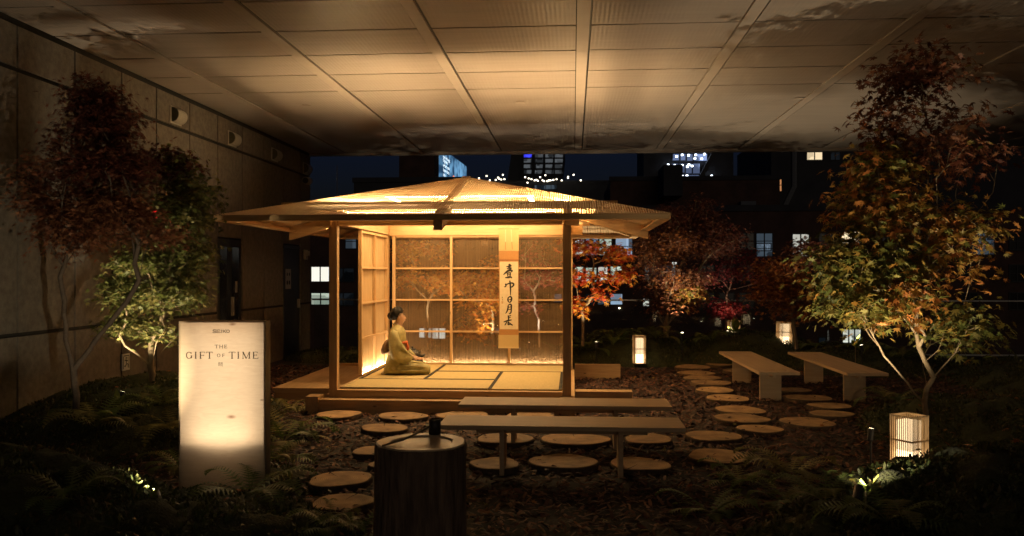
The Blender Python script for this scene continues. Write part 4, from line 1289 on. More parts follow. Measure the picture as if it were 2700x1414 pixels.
LEAF7, LEAF5 = leaf_template(7, .30), leaf_template(5, .26)
LEAF7N = leaf_template(7, .16)


def scatter(tpl, pos, nrm, yaw, size):
    """Copies of a template at pos, facing nrm, turned by yaw, scaled."""
    V, F = tpl
    N = len(pos)
    nrm = nrm / np.linalg.norm(nrm, axis=1, keepdims=True)
    ref = np.stack([np.cos(yaw), np.sin(yaw), np.zeros(N)], 1)
    a = ref - nrm * (ref * nrm).sum(1, keepdims=True)
    a /= np.linalg.norm(a, axis=1, keepdims=True) + 1e-9
    b = np.cross(nrm, a)
    P = (V[None, :, 0:1] * a[:, None] + V[None, :, 1:2] * b[:, None] + V[None, :, 2:3] * nrm[:, None]) * size[:, None, None] + pos[:, None]
    T_ = F[None] + (np.arange(N) * len(V))[:, None, None]
    return P.reshape(-1, 3), T_.reshape(-1, 3), len(V)


def tree(name, label, base, blobs, nclus, nleaf, lsize, palettes, r0=.03, tpl=LEAF7, lean=(0, 0), seg=.11, stems=1, fork=.25, spread=.13, flat=.55, group='maples in the garden', single=0, bare=0.0, seed=1, trunk_mat=None):
    """A maple. blobs: (x, y, z, rx, ry, rz, weight, palette); limbs grow to cluster points spread through the blobs."""
    rg = np.random.default_rng(seed)
    t = thing(name, label, 'tree', base, group=group)
    W = np.array([b[6] for b in blobs], float); W /= W.sum()
    cl, pal = [], []
    for k in rg.choice(len(blobs), nclus, p=W):
        b = blobs[k]
        d = rg.normal(size=3); d /= np.linalg.norm(d)
        q = rg.uniform(.25, 1) ** .5
        cl.append((b[0] + d[0] * b[3] * q, b[1] + d[1] * b[4] * q, b[2] + d[2] * b[5] * q)); pal.append(b[7])
    cl = np.array(cl); pal = np.array(pal)
    cl[:, 2] = np.minimum(cl[:, 2], CZ - .12)
    # limbs
    bpt = np.array(base, float)
    nodes = [bpt - (0, 0, .08)]; par = [-1]; plen = [0.0]
    p = bpt.copy(); L = 0
    for k in range(max(2, int(fork / .08))):
        p = p + np.array([lean[0] * .08 + rg.normal() * .006, lean[1] * .08 + rg.normal() * .006, .08]); L += .08
        nodes.append(p.copy()); par.append(len(nodes) - 2); plen.append(L)
    order = np.argsort(np.linalg.norm(cl - p, axis=1))
    first = len(nodes) - 1
    for ci in order:
        c = cl[ci]
        N_ = np.array(nodes); d = np.linalg.norm(N_ - c, axis=1)
        cost = d + (.42 if stems == 1 else .8) * np.array(plen) + (N_[:, 2] > c[2] + .05) * .35
        cost[:first] += 5 if stems == 1 else 0
        k = int(np.argmin(cost))
        a = N_[k]; dist = d[k]
        m_ = max(1, int(dist / seg))
        prev = k
        bend = rg.normal(size=3) * .10 * dist; bend[2] = abs(bend[2]) * .6
        for s_ in range(1, m_ + 1):
            q = s_ / m_
            pt = a + (c - a) * q + bend * math.sin(PI * q) + rg.normal(size=3) * .012
            nodes.append(pt); par.append(prev); plen.append(plen[prev] + dist / m_); prev = len(nodes) - 1
    cnt = np.zeros(len(nodes))
    par = np.array(par)
    kids = np.zeros(len(nodes), int)
    for i in range(len(nodes) - 1, 0, -1):
        if kids[i] == 0: cnt[i] = 1
        cnt[par[i]] += cnt[i]; kids[par[i]] += 1
    rad_ = np.maximum(.0022, r0 * (cnt / cnt[1]) ** .48)
    N_ = np.array(nodes)
    n = 6
    V, F = [], []
    ang = np.arange(n) * 2 * PI / n
    for i in range(1, len(nodes)):
        a, b = N_[par[i]], N_[i]
        d = b - a; q = np.linalg.norm(d)
        if q < 1e-5: continue
        d /= q
        u_ = np.cross(d, (0, 0, 1) if abs(d[2]) < .9 else (1, 0, 0)); u_ /= np.linalg.norm(u_); w_ = np.cross(d, u_)
        ra = min(rad_[par[i]], rad_[i] * 1.35); rb = rad_[i]
        k = len(V) * n
        ring = np.cos(ang)[:, None] * u_ + np.sin(ang)[:, None] * w_
        V.append(a - d * .2 * ra + ring * ra); V.append(b + ring * rb)
        for j in range(n):
            j2 = (j + 1) % n
            F.append((k + j, k + j2, k + n + j2)); F.append((k + j, k + n + j2, k + n + j))
    np_mesh('trunk', np.concatenate(V), np.array(F), trunk_mat or TREEB, t, smooth=True)
    # leaves: flat layered sprays round the cluster points
    per = max(1, nleaf // nclus)
    idx = np.repeat(np.arange(nclus), per)
    if bare: idx = idx[rg.random(len(idx)) > bare]
    M = len(idx)
    off = rg.normal(size=(M, 3)) * spread * np.array([1, 1, flat])
    pos = cl[idx] + off
    pos[:, 2] -= np.linalg.norm(off[:, :2], axis=1) * .25
    pos[:, 2] = np.minimum(pos[:, 2], CZ - .05)
    nr = np.stack([rg.normal(size=M) * .55, rg.normal(size=M) * .55, np.ones(M) * .8], 1)
    nr[:, :2] += off[:, :2] * 2.2
    yaw = rg.uniform(0, 2 * PI, M)
    sz = lsize * rg.uniform(.6, 1.15, M)
    P_, T_, nv = scatter(tpl, pos, nr, yaw, sz)
    cb = rg.uniform(0, 1, nclus)
    cols = np.zeros((M, 3))
    for k in range(M):
        pl = palettes[pal[idx[k]]]
        x = np.clip(cb[idx[k]] * .6 + rg.uniform(0, .5), 0, .999) * len(pl)
        cols[k] = np.array(pl[int(x)]) * rg.uniform(.7, 1.25)
    if single:      # the largest outer leaves as pieces of their own
        sel = np.argsort(pos[:, 1] - .4 * sz)[:single * 6:6]
        mesh_by = {}
        for k in sel:
            key = tuple(np.round(cols[k], 1))
            if key not in mesh_by:
                V0, F0 = tpl
                me = bpy.data.meshes.new('leaf')
                me.from_pydata([tuple(map(float, p)) for p in V0], [], [tuple(map(int, f)) for f in F0])
                at = me.color_attributes.new('col', 'FLOAT_COLOR', 'POINT')
                for d_ in at.data: d_.color = (*cols[k], 1)
                me.materials.append(LEAFM)
                mesh_by[key] = me
            o = bpy.data.objects.new('leaf', mesh_by[key]); link(o, t)
            o.location = Vector(pos[k] + (0, -.02, 0)) - Vector(base)
            o.rotation_euler = (rg.uniform(.2, 1.1), rg.uniform(-.5, .5), rg.uniform(0, 6.28))
            s_ = float(sz[k]); o.scale = (s_, s_, s_)
    cr = np_mesh('crown', P_, T_, LEAFM, t, np.repeat(cols, nv, 0), kind='stuff')
    return t


GREEN = [(.10, .115, .030), (.13, .13, .04), (.075, .085, .026), (.17, .15, .05), (.085, .10, .025)]
OLIVE = [(.17, .15, .035), (.20, .15, .035), (.13, .13, .03), (.26, .17, .04), (.30, .15, .03)]
RUST = [(.21, .085, .045), (.17, .062, .034), (.25, .11, .055), (.13, .048, .028)]
DRED = [(.115, .036, .025), (.085, .028, .021), (.145, .046, .028)]
FIRE = [(.52, .17, .02), (.58, .24, .03), (.48, .09, .015), (.44, .06, .018), (.60, .28, .04)]
GOLD = [(.55, .26, .04), (.50, .20, .03), (.45, .12, .02), (.58, .32, .06)]
ROSE = [(.32, .055, .06), (.26, .045, .06), (.38, .09, .09)]
CRIM = [(.24, .022, .03), (.19, .02, .026), (.28, .04, .04)]
ORNL = [(.36, .13, .035), (.42, .18, .05), (.30, .09, .03)]

def at(u, v, Y):
    x, z = pY(u, v, Y)
    return x, Y, z
def blob(u, v, Y, ru, rv, ry, w, p):
    """A part of a crown: where it stands and how wide and tall it is."""
    x, z = pY(u, v, Y)
    return (x, Y, z, ru / FPX * Y, ry, rv / FPX * Y, w, p)

# the green maple behind the lit sign
Y = 8.5
b = at(383, 960, Y)
tree('green_maple', 'green uplit maple with forked pale trunk behind the lit sign', b,
     [blob(425, 410, Y, 45, 50, .3, 1.0, 1), blob(455, 540, Y, 45, 70, .35, 1.3, 0), blob(395, 650, Y, 80, 55, .4, 1.4, 0), blob(320, 730, Y, 30, 45, .3, .8, 0), blob(440, 730, Y, 60, 45, .35, .9, 0), blob(480, 480, Y, 25, 50, .25, .5, 0), blob(310, 810, Y, 25, 20, .25, .5, 0), blob(425, 830, Y, 50, 18, .25, .3, 0), blob(490, 640, Y, 25, 35, .25, .6, 0)],
     210, 8200, .056, [GREEN, OLIVE[:3] + DRED], r0=.034, stems=3, fork=.34, spread=.105, seed=3, single=70)
# the red cut-leaf maple at the left edge
Y = 7.3
b = (*[pY(190, 1010, Y)[0], Y], .36)
tree('red_maple', 'rusty red cut leaf maple at the far left, in front of the panelled wall', b,
     [blob(270, 290, Y, 35, 60, .25, .9, 1), blob(300, 410, Y, 40, 45, .25, .8, 1), blob(300, 530, Y, 55, 30, .3, 1.2, 0), blob(215, 400, Y, 60, 110, .35, 1.0, 1), blob(190, 560, Y, 70, 60, .35, 1.0, 0), blob(400, 580, Y, 45, 12, .2, .35, 0), blob(130, 470, Y, 70, 90, .35, .8, 0), blob(225, 250, Y, 40, 40, .3, .5, 1)],
     220, 11500, .058, [RUST, DRED + RUST[3:]], r0=.03, stems=3, tpl=LEAF7N, fork=.4, spread=.105, seed=5, trunk_mat=surf('dark_maple_bark', (.075, .055, .04), (.045, .033, .025), rough=.95, scale=18, bump=.4))
# the tall maple on the right
Y = 8.1
x, z = pY(2330, 1010, Y)
b = (x, Y, .26)
tree('tall_maple', 'tall spreading green and orange maple at the right edge, its stems fanning low', b,
     [blob(2205, 520, Y, 80, 60, .4, 1.3, 1), blob(2170, 650, Y, 95, 50, .4, 1.6, 0), blob(2145, 755, Y, 60, 35, .4, .9, 0), blob(2255, 740, Y, 60, 60, .4, .8, 1), blob(2215, 420, Y, 60, 45, .35, .8, 1), blob(2225, 310, Y, 60, 45, .35, .7, 2), blob(2275, 190, Y, 45, 55, .3, .6, 2),
      blob(2390, 600, Y, 110, 110, .5, 1.3, 1), blob(2390, 360, Y, 100, 100, .4, .8, 2), blob(2430, 810, Y, 80, 60, .4, .6, 0), blob(2100, 690, Y, 25, 35, .25, .5, 0), blob(2340, 160, Y, 50, 50, .3, .4, 2)],
     290, 8200, .070, [GREEN + OLIVE, OLIVE + ORNL[:2], DRED + RUST], r0=.025, stems=5, fork=.1, spread=.14, seed=8, single=90, lean=(-.1, 0))
# the orange maple right of the pavilion
Y = 14.35
b = at(1466, 858, Y)
tree('orange_maple', 'bright orange and red maple just right of the pavilion post, floodlit from below', b,
     [blob(1490, 620, Y, 45, 15, .25, 1.0, 0), blob(1550, 640, Y, 30, 20, .25, 1.0, 0), blob(1520, 690, Y, 50, 10, .25, 1.1, 0), blob(1450, 700, Y, 20, 30, .2, .6, 0), blob(1505, 738, Y, 22, 6, .15, .4, 0), blob(1448, 770, Y, 12, 30, .2, .7, 0), blob(1430, 610, Y, 50, 30, .25, .6, 0), blob(1570, 690, Y, 12, 14, .15, .4, 0)],
     80, 1500, .085, [FIRE], r0=.03, fork=.62, spread=.095, flat=.6, seed=12, single=60)
# behind the screen: two golden maples and a small pink one
Y = 14.6
tree('golden_maple', 'golden maple seen through the left bay of the back screen', at(1075, 868, Y),
     [blob(1010, 640, Y, 35, 25, .3, .8, 0), blob(1080, 620, Y, 60, 25, .3, 1.0, 0), blob(1110, 700, Y, 40, 25, .3, .8, 0), blob(1030, 690, Y, 30, 15, .3, .4, 0)],
     50, 1000, .075, [GOLD], r0=.022, fork=.7, spread=.12, seed=14)
tree('golden_maple', 'fuller golden orange maple seen through the middle bay of the back screen', at(1240, 872, Y - .15),
     [blob(1190, 710, Y, 60, 30, .3, 1.0, 0), blob(1220, 760, Y, 60, 30, .3, 1.3, 0), blob(1200, 825, Y, 50, 18, .25, .8, 0), blob(1250, 680, Y, 35, 30, .3, .6, 0)],
     80, 1900, .075, [GOLD + FIRE[:2]], r0=.026, fork=.4, spread=.12, seed=15)
tree('pink_maple', 'thin pink maple seen through the screen right of the scroll', at(1357, 862, Y - .2),
     [blob(1350, 640, Y, 45, 40, .3, .8, 0), blob(1325, 770, Y, 22, 14, .2, .5, 0), blob(1375, 690, Y, 40, 25, .3, .8, 0), blob(1325, 700, Y, 25, 25, .2, .4, 0)],
     46, 800, .06, [ROSE + RUST[:1]], r0=.02, fork=.4, spread=.10, seed=16, trunk_mat=surf('pale_bark', (.42, .34, .27), (.34, .27, .21), rough=.9, scale=20))
# the big russet maple on the back mound
Y = 15.6
tree('russet_maple', 'broad russet maple on the back mound with many thin fanning stems', at(1676, 838, Y),
     [blob(1690, 545, Y, 55, 22, .5, 1.4, 1), blob(1690, 610, Y, 75, 30, .6, 1.8, 0), blob(1780, 600, Y, 45, 40, .4, 1.2, 1), blob(1640, 640, Y, 45, 60, .5, .9, 0), blob(1690, 700, Y, 80, 30, .6, 1.0, 0), blob(1730, 740, Y, 30, 22, .4, .7, 2), blob(1660, 765, Y, 40, 18, .4, .5, 0), blob(1760, 540, Y, 50, 45, .4, .7, 1), blob(1830, 600, Y, 30, 40, .4, .4, 1)],
     260, 16000, .06, [RUST + ORNL[:1], RUST[3:] + DRED, OLIVE + ORNL], r0=.05, tpl=LEAF7N, stems=6, fork=.22, spread=.14, seed=20)
# the small pink and crimson tree
Y = 16.3
tree('crimson_maple', 'small airy pink and crimson maple on the back mound, between the russet and orange maples', at(1828, 850, Y),
     [blob(1800, 690, Y, 55, 25, .35, 1.0, 0), blob(1860, 660, Y, 50, 35, .35, .9, 0), blob(1840, 610, Y, 45, 35, .35, .6, 0), blob(1830, 775, Y, 38, 14, .3, 1.0, 1), blob(1800, 760, Y, 22, 8, .2, .3, 1), blob(1880, 690, Y, 40, 25, .3, .4, 0)],
     90, 2600, .052, [ROSE, CRIM], r0=.024, fork=.8, spread=.10, seed=23, trunk_mat=surf('rosy_bark', (.26, .16, .13), (.2, .12, .10), rough=.9, scale=20))
# the orange tree with the leaning lantern
Y = 15.1
tree('amber_maple', 'amber maple with dark curved trunk beside the leaning lantern', at(2003, 866, Y),
     [blob(1960, 680, Y, 60, 30, .5, 1.2, 0), blob(2010, 720, Y, 55, 30, .5, 1.0, 0), blob(1940, 730, Y, 40, 25, .4, .8, 0), blob(2020, 640, Y, 50, 35, .5, .9, 1), blob(2045, 770, Y, 45, 25, .4, .7, 0), blob(1980, 770, Y, 40, 14, .3, .4, 0)],
     130, 5000, .068, [ORNL + RUST[:1], RUST + DRED], r0=.038, fork=.55, spread=.13, seed=27, lean=(-.12, 0))

# ================================================================== FERNS
FERN_G = [(.11, .15, .036), (.13, .155, .042), (.085, .12, .033), (.18, .165, .055)]
def frond_mesh(n=15):
    """One arching fern frond along +x, length 1: a midrib and paired tapering leaflets."""
    V, F = [], []
    def tri(a, b, c): k = len(V); V.extend([a, b, c]); F.append((k, k + 1, k + 2))
    def spine(t): return np.array([math.sin(t * 1.25) / 1.25 * 1.05, 0, .62 * t - .62 * t * t * 1.05])
    for i in range(n):
        t = .10 + .9 * i / n; p = spine(t); q = spine(min(1, t + .045)); s_ = spine(t + .02)
        w_ = .26 * math.sin(PI * min(1, (t * .92 + .10))) ** .8 * (1 - t * .35)
        for sd in (-1, 1):
            tip = p + np.array([.10 * w_ / .26 + .02, sd * w_, -.10 * w_])
            mid = (p + tip) / 2 + np.array([.012, 0, .012]); m2_ = (q + tip) / 2 + np.array([.008, 0, .004])
            if sd > 0:
                tri(p, q, mid); tri(q, m2_, mid); tri(mid, m2_, tip)
            else:
                tri(q, p, mid); tri(m2_, q, mid); tri(m2_, mid, tip)
    for i in range(8):
        a, b = spine(i / 8), spine((i + 1) / 8); w_ = np.array([0, .008 * (1 - i / 9), 0])
        tri(a - w_, b - w_, a + w_); tri(a + w_, b - w_, b + w_)
    return np.array(V, np.float32), np.array(F, np.int32)
FV, FF = frond_mesh()
FMESH = []
for k in range(4):
    me = bpy.data.meshes.new('frond')
    me.from_pydata([tuple(map(float, p)) for p in FV], [], [tuple(map(int, f)) for f in FF])
    a_ = me.color_attributes.new('col', 'FLOAT_COLOR', 'POINT')
    c_ = np.ones((len(FV), 4), np.float32); c_[:, :3] = FERN_G[k]
    a_.data.foreach_set('color', c_.ravel())
    me.materials.append(FERNM); FMESH.append(me)
def fern(label, x, y, size, n=9, z=None, tone=None):
    if z is None: z = float(mound_h(x, y)) - .02
    t = thing('fern', label, 'fern', (x, y, z), random.uniform(0, 6.28), 'ferns on the mossy mounds')
    for k in range(n):
        o = bpy.data.objects.new('frond', FMESH[tone if tone is not None else random.randrange(4)]); link(o, t)
        s_ = size * random.uniform(.75, 1.1)
        o.scale = (s_, s_ * random.uniform(.85, 1.15), s_ * random.uniform(.8, 1.3))
        o.rotation_euler = (random.uniform(-.25, .25), random.uniform(-.45, .15), 2 * PI * k / n + random.uniform(-.25, .25))
    return t
def fern_px(label, u, v, Y, size, n=9, tone=None):
    z = pY(u, v, Y)[1]
    for Yh in np.arange(3.3, 17.0, .04):          # where the line of sight meets the ground
        xh, zh = pY(u, v, Yh)
        if zh <= float(mound_h(xh, Yh)): break
    return fern(label, xh, float(Yh), size * 1.2 * min(1.25, max(.8, Yh / Y)), n + 3, float(mound_h(xh, Yh)) - .02, tone)
for a in (('big fern spreading right of the lit sign', 715, 1110, 6.3, .48, 11), ('fern at the right foot of the lit sign, lower of two', 690, 1165, 5.95, .40, 9), ('pale fern tips beside the veranda corner behind the sign', 730, 1035, 6.9, .36, 9, 3),
          ('fern with upright fronds left of the lit sign', 432, 1080, 6.1, .46, 9, 3), ('fern left of the sign under the green maple', 405, 1020, 7.2, .42, 9), ('fern at the far left of the left mound', 240, 1075, 6.3, .45, 9),
          ('fern on the front left mound at the left foot of the lit sign', 455, 1178, 5.2, .30, 8), ('fern at the lower left edge of the picture area', 180, 1250, 4.6, .38, 9), ('upright fern standing alone on the right foreground mound', 1990, 1195, 5.45, .40, 8, 3),
          ('low fern on the right foreground mound, left of the upright one', 1860, 1215, 5.15, .30, 9), ('low fern in the middle of the right foreground mound', 1980, 1270, 4.75, .34, 10), ('fern on the right foreground mound by the small lamp', 2075, 1262, 4.75, .30, 9),
          ('fern at the bottom right of the right foreground mound', 2230, 1310, 4.3, .34, 9), ('fern on the near slope of the right foreground mound', 1790, 1290, 4.4, .30, 9), ('fern in front of the stump base at lower left', 830, 1330, 4.05, .24, 8), ('fern beside the stump at lower left, by the cut log slice', 905, 1345, 3.8, .24, 8),
          ('fern on the back mound beside the pavilion post', 1478, 880, 14.3, .55, 10, 0), ('second fern on the back mound, left of the first lantern', 1545, 862, 15.0, .55, 10, 0), ('fern at the foot of the russet maple', 1650, 850, 15.1, .5, 9), ('fern on the back mound behind the left long bench', 1790, 858, 15.2, .5, 9),
          ('fern under the amber maple, beside the leaning lantern', 2045, 872, 14.6, .5, 9), ('fern by the bright ground lamp at the far right', 2175, 875, 13.8, .5, 9), ('fern right of the right long bench', 2270, 900, 12.6, .5, 9), ('fern at the foot of the tall right maple', 2250, 1010, 8.8, .42, 9), ('small moss fern before the right veranda beam', 1478, 935, 12.8, .26, 9, 0)):
    fern_px(*a)
fern('dark fern standing before the lower right corner of the lit sign', pY(628, 0, 5.62)[0], 5.62, .55, 10)

# ================================================================== GROUND LAMPS
SPOTB = surf('spot_body', (.02, .02, .02), rough=.5)
SPOTG = emit('spot_lens', (1.0, .86, .58), 8.0, sample='NONE')
def ground_lamp(label, x, y, z, aim, energy, color=(1, .80, .50), spot=95, leaf=True):
    t = thing('garden_spotlight', label, 'garden light', (x, y, z), 0, 'small spike lamps lighting the trees')
    d = (Vector(aim) - Vector((x, y, z))).normalized()
    c = Vector((0, 0, .045))
    MB().tube([(0, 0, min(-.12, float(mound_h(x, y)) - z - .1)), (0, 0, .03)], [.006, .01], 6).build('spike', SPOTB, t, local=True)
    MB().tube([c - d * .055, c - d * .05, c + d * .05], [.016, .024, .027], 12).build('housing', SPOTB, t, local=True)
    MB().tube([c + d * .0505, c + d * .053], [.022, .022], 12).build('lens', SPOTG, t, local=True)
    o = lamp('spot_light', 'SPOT', Vector((x, y, z)) + c + d * .075, energy, color, t, aim=aim, spot=spot, blend=.5, size=.010)
    return t
def lamp_at(label, u, v, Y, aim, energy, **k):
    x, z = pY(u, v, Y)
    return ground_lamp(label, x, Y, max(z - .06, float(mound_h(x, Y)) - .02), aim, energy, **k)
Z0 = K_SPOT
lamp_at('bright ground lamp among leaves at the far left', 306, 1022, 7.75, (-4.4, 8.5, 1.55), 95 * Z0, spot=68)
lamp_at('ground lamp on the front left mound, beside a lit fern tip', 395, 1250, 4.75, (-4.65, 7.3, 2.0), 95 * Z0, spot=54)
lamp_at('ground lamp on the right foreground mound', 2158, 1235, 4.85, (3.25, 8.0, 2.4), 60 * Z0)
lamp_at('ground lamp at the far right behind the right long bench', 2168, 874, 13.4, (3.8, 14.0, 4.1), 75 * Z0)
lamp_at('ground lamp at the foot of the tall right maple', 2190, 1090, 7.2, (3.2, 8.4, 3.0), 105 * Z0)
lamp_at('ground lamp under the orange maple behind the mound', 1500, 866, 13.9, (.45, 14.4, 2.1), 40 * Z0, color=(1, .78, .46))
lamp_at('ground lamp at the foot of the russet maple', 1716, 842, 15.0, (2.0, 14.4, 4.1), 75 * Z0)
lamp_at('ground lamp by the crimson maple, lighting fresh leaves', 1830, 838, 15.7, (3.0, 16.2, 2.0), 13 * Z0)
lamp_at('ground lamp behind the left bay of the back screen', 1085, 868, 14.0, (-2.3, 14.7, 1.5), 52 * Z0, spot=66)
lamp_at('ground lamp behind the middle bay of the back screen', 1205, 868, 14.0, (-1.35, 14.7, 1.2), 64 * Z0, spot=66)
lamp_at('ground lamp behind the scroll', 1330, 868, 13.9, (-.6, 14.5, 1.6), 26 * Z0, color=(1, .84, .66))
# low broad leaves in front of the lamps, caught in their light
SPRIG = [(.12, .15, .03), (.15, .17, .035), (.10, .14, .03)]
def sprig(label, u, v, Y, size, n=7):
    x, z = pY(u, v, Y)
    t = thing('ground_plant', label, 'plant', (x, Y, z), group='leafy plants beside the ground lamps')
    MB().tube([(0, 0, min(-.1, float(mound_h(x, Y)) - z - .05)), (0, 0, 0)], .006, 5).build('stem', TREEB, t, local=True)
    for k in range(n):
        a = random.uniform(0, 2 * PI); e = random.uniform(.4, 1.2); L = size * random.uniform(.6, 1.1)
        d = Vector((math.cos(a) * math.cos(e), math.sin(a) * math.cos(e), math.sin(e))); w_ = Vector((-math.sin(a), math.cos(a), 0)) * L * .2
        p0 = Vector((random.uniform(-.03, .03), random.uniform(-.03, .03), -.03))
        vs = [p0, p0 + d * L * .35 + w_ * .8, p0 + d * L * .68 + w_ * .8, p0 + d * L, p0 + d * L * .68 - w_ * .8, p0 + d * L * .35 - w_ * .8, p0 + d * L * .5 + Vector((0, 0, -.006))]
        me = bpy.data.meshes.new('leaf'); me.from_pydata([tuple(q) for q in vs], [], [(0, 1, 6), (1, 2, 6), (2, 3, 6), (3, 4, 6), (4, 5, 6), (5, 0, 6)])
        at_ = me.color_attributes.new('col', 'FLOAT_COLOR', 'POINT')
        c_ = random.choice(SPRIG)
        for q in at_.data: q.color = (*c_, 1)
        me.materials.append(FERNM)
        link(bpy.data.objects.new('leaf', me), t)
sprig('brightly lit leaves over the ground lamp at the far left', 300, 1012, 7.62, .15, 8)
sprig('two lit leaf tips on the front left mound', 381, 1243, 4.72, .10, 5)
sprig('lit leaves beside the lamp on the right foreground mound', 2178, 1224, 4.93, .11, 8)
sprig('white lit leaves beside the far right ground lamp', 2152, 870, 13.3, .24, 8)
sprig('lit young leaves at the foot of the crimson maple', 1848, 832, 15.6, .30, 9)

# ================================================================== BARK CHIPS AND MOSS COVER
N = 74000
xy = np.stack([rng.uniform(-5.4, 7.2, N), 2.6 + 11.9 * rng.uniform(0, 1, N) ** 1.25], 1)
h = mound_h(xy[:, 0], xy[:, 1])
inside = (xy[:, 0] > -3.1) & (xy[:, 0] < .03) & (xy[:, 1] > 9.53) & (xy[:, 1] < 12.6) | (xy[:, 0] > -3.84) & (xy[:, 0] < -2.9) & (xy[:, 1] > 10.48) & (xy[:, 1] < 13.2)
xy = xy[(h < .06) & ~inside]
on = np.zeros(len(xy), bool)
for sx_, sy_, sr_ in SLICES:
    on |= (xy[:, 0] - sx_) ** 2 + (xy[:, 1] - sy_) ** 2 < (sr_ * .96) ** 2
keep = ~on | (rng.random(len(xy)) < .035)
xy, on = xy[keep], on[keep]
N = len(xy)
q = np.array([(-1.5, -.4, 0), (-.3, -.5, .08), (1.5, -.3, 0), (1.3, .35, .04), (.1, .48, .1), (-1.35, .38, .03), (-.2, .0, .25), (.7, .05, .2)], np.float32)
fq = np.array([(0, 1, 6), (1, 7, 6), (1, 2, 7), (2, 3, 7), (3, 4, 7), (4, 6, 7), (4, 5, 6), (5, 0, 6)], np.int32)
pos = np.stack([xy[:, 0], xy[:, 1], np.where(on, .055, rng.uniform(.0, .030, N)) + mound_h(xy[:, 0], xy[:, 1])], 1)
nr = np.stack([rng.normal(size=N) * .38, rng.normal(size=N) * .38, np.ones(N)], 1)
P_, T_, nv = scatter((q, fq), pos, nr, rng.uniform(0, 2 * PI, N), rng.uniform(.010, .029, N))
base_c = np.array([(.070, .026, .016), (.105, .040, .023), (.036, .015, .011), (.15, .066, .036), (.072, .030, .021)])
cc = base_c[rng.integers(0, 5, N)] * rng.uniform(.6, 1.3, (N, 1))
o = np_mesh('bark_mulch', P_, T_, CHIPM, None, np.repeat(cc, nv, 0), kind='stuff')
tag(o, 'dark brown bark chips covering the garden floor', 'bark mulch')
# moss and small leaves on the mounds
N = 90000
pts = []
for (cx, cy, rx, ry, hh) in MOUNDS:
    k = int(9000 * rx * ry)
    r_ = np.sqrt(rng.uniform(0, 1, k)); a_ = rng.uniform(0, 2 * PI, k)
    pts.append(np.stack([cx + rx * r_ * np.cos(a_), cy + ry * r_ * np.sin(a_)], 1))
xy = np.concatenate(pts)
xy = xy[(xy[:, 0] > GX0 + .05) & (xy[:, 0] < 9) & (xy[:, 1] < 17.1) & (xy[:, 1] > 2.2)]
if len(xy) > 120000: xy = xy[rng.permutation(len(xy))[:120000]]
N = len(xy)
bl = np.array([(-.16, 0, 0), (.16, 0, 0), (.2, .5, .25), (-.2, .5, .25), (0, 1, .3)], np.float32)
bf = np.array([(0, 1, 2), (0, 2, 3), (3, 2, 4)], np.int32)
wv = np.array([noise2(a, b, 1.7, 5) for a, b in xy])
pos = np.stack([xy[:, 0], xy[:, 1], mound_h(xy[:, 0], xy[:, 1]) - .01 + np.array([noise2(a, b, 3.2, 1) for a, b in xy]) * .05], 1)
nr = np.stack([rng.normal(size=N) * .8, rng.normal(size=N) * .8, np.ones(N) * .7], 1)
P_, T_, nv = scatter((bl, bf), pos, nr, rng.uniform(0, 2 * PI, N), rng.uniform(.018, .05, N))
gc = np.array([(.045, .060, .018), (.066, .072, .024), (.030, .043, .015), (.085, .066, .027)])
cc = gc[np.clip(((wv + .5) * 4 + rng.normal(size=N) * .7).astype(int), 0, 3)] * rng.uniform(.6, 1.3, (N, 1))
o = np_mesh('ground_cover', P_, T_, FERNM, None, np.repeat(cc, nv, 0), kind='stuff')
tag(o, 'dark green moss and small leaves covering the planted mounds', 'ground cover')

# a few fallen maple leaves on the bark
N = 420
xy = np.concatenate([np.stack([rng.normal(3.2, 1.1, N // 3), rng.normal(8.6, 1.6, N // 3)], 1), np.stack([rng.normal(1.6, 1.3, N // 3), rng.normal(13.2, .8, N // 3)], 1), np.stack([rng.uniform(-4.8, 3.5, N // 3), rng.uniform(4, 9.3, N // 3)], 1)])
xy = xy[(xy[:, 1] < 14.4) & ~((xy[:, 0] < .8) & (xy[:, 0] > -4) & (xy[:, 1] > 9.5))]
N = len(xy)
pos = np.stack([xy[:, 0], xy[:, 1], mound_h(xy[:, 0], xy[:, 1]) + .048], 1)
nr = np.stack([rng.normal(size=N) * .3, rng.normal(size=N) * .3, np.ones(N)], 1)
P_, T_, nv = scatter(LEAF7, pos, nr, rng.uniform(0, 2 * PI, N), rng.uniform(.03, .055, N))
fl = np.array(RUST + ORNL + OLIVE[:2]); cc = fl[rng.integers(0, len(fl), N)] * rng.uniform(.6, 1.2, (N, 1))
tag(np_mesh('fallen_leaves', P_, T_, LEAFM, None, np.repeat(cc, nv, 0), kind='stuff'), 'fallen red and orange maple leaves lying on the bark chips', 'fallen leaves')

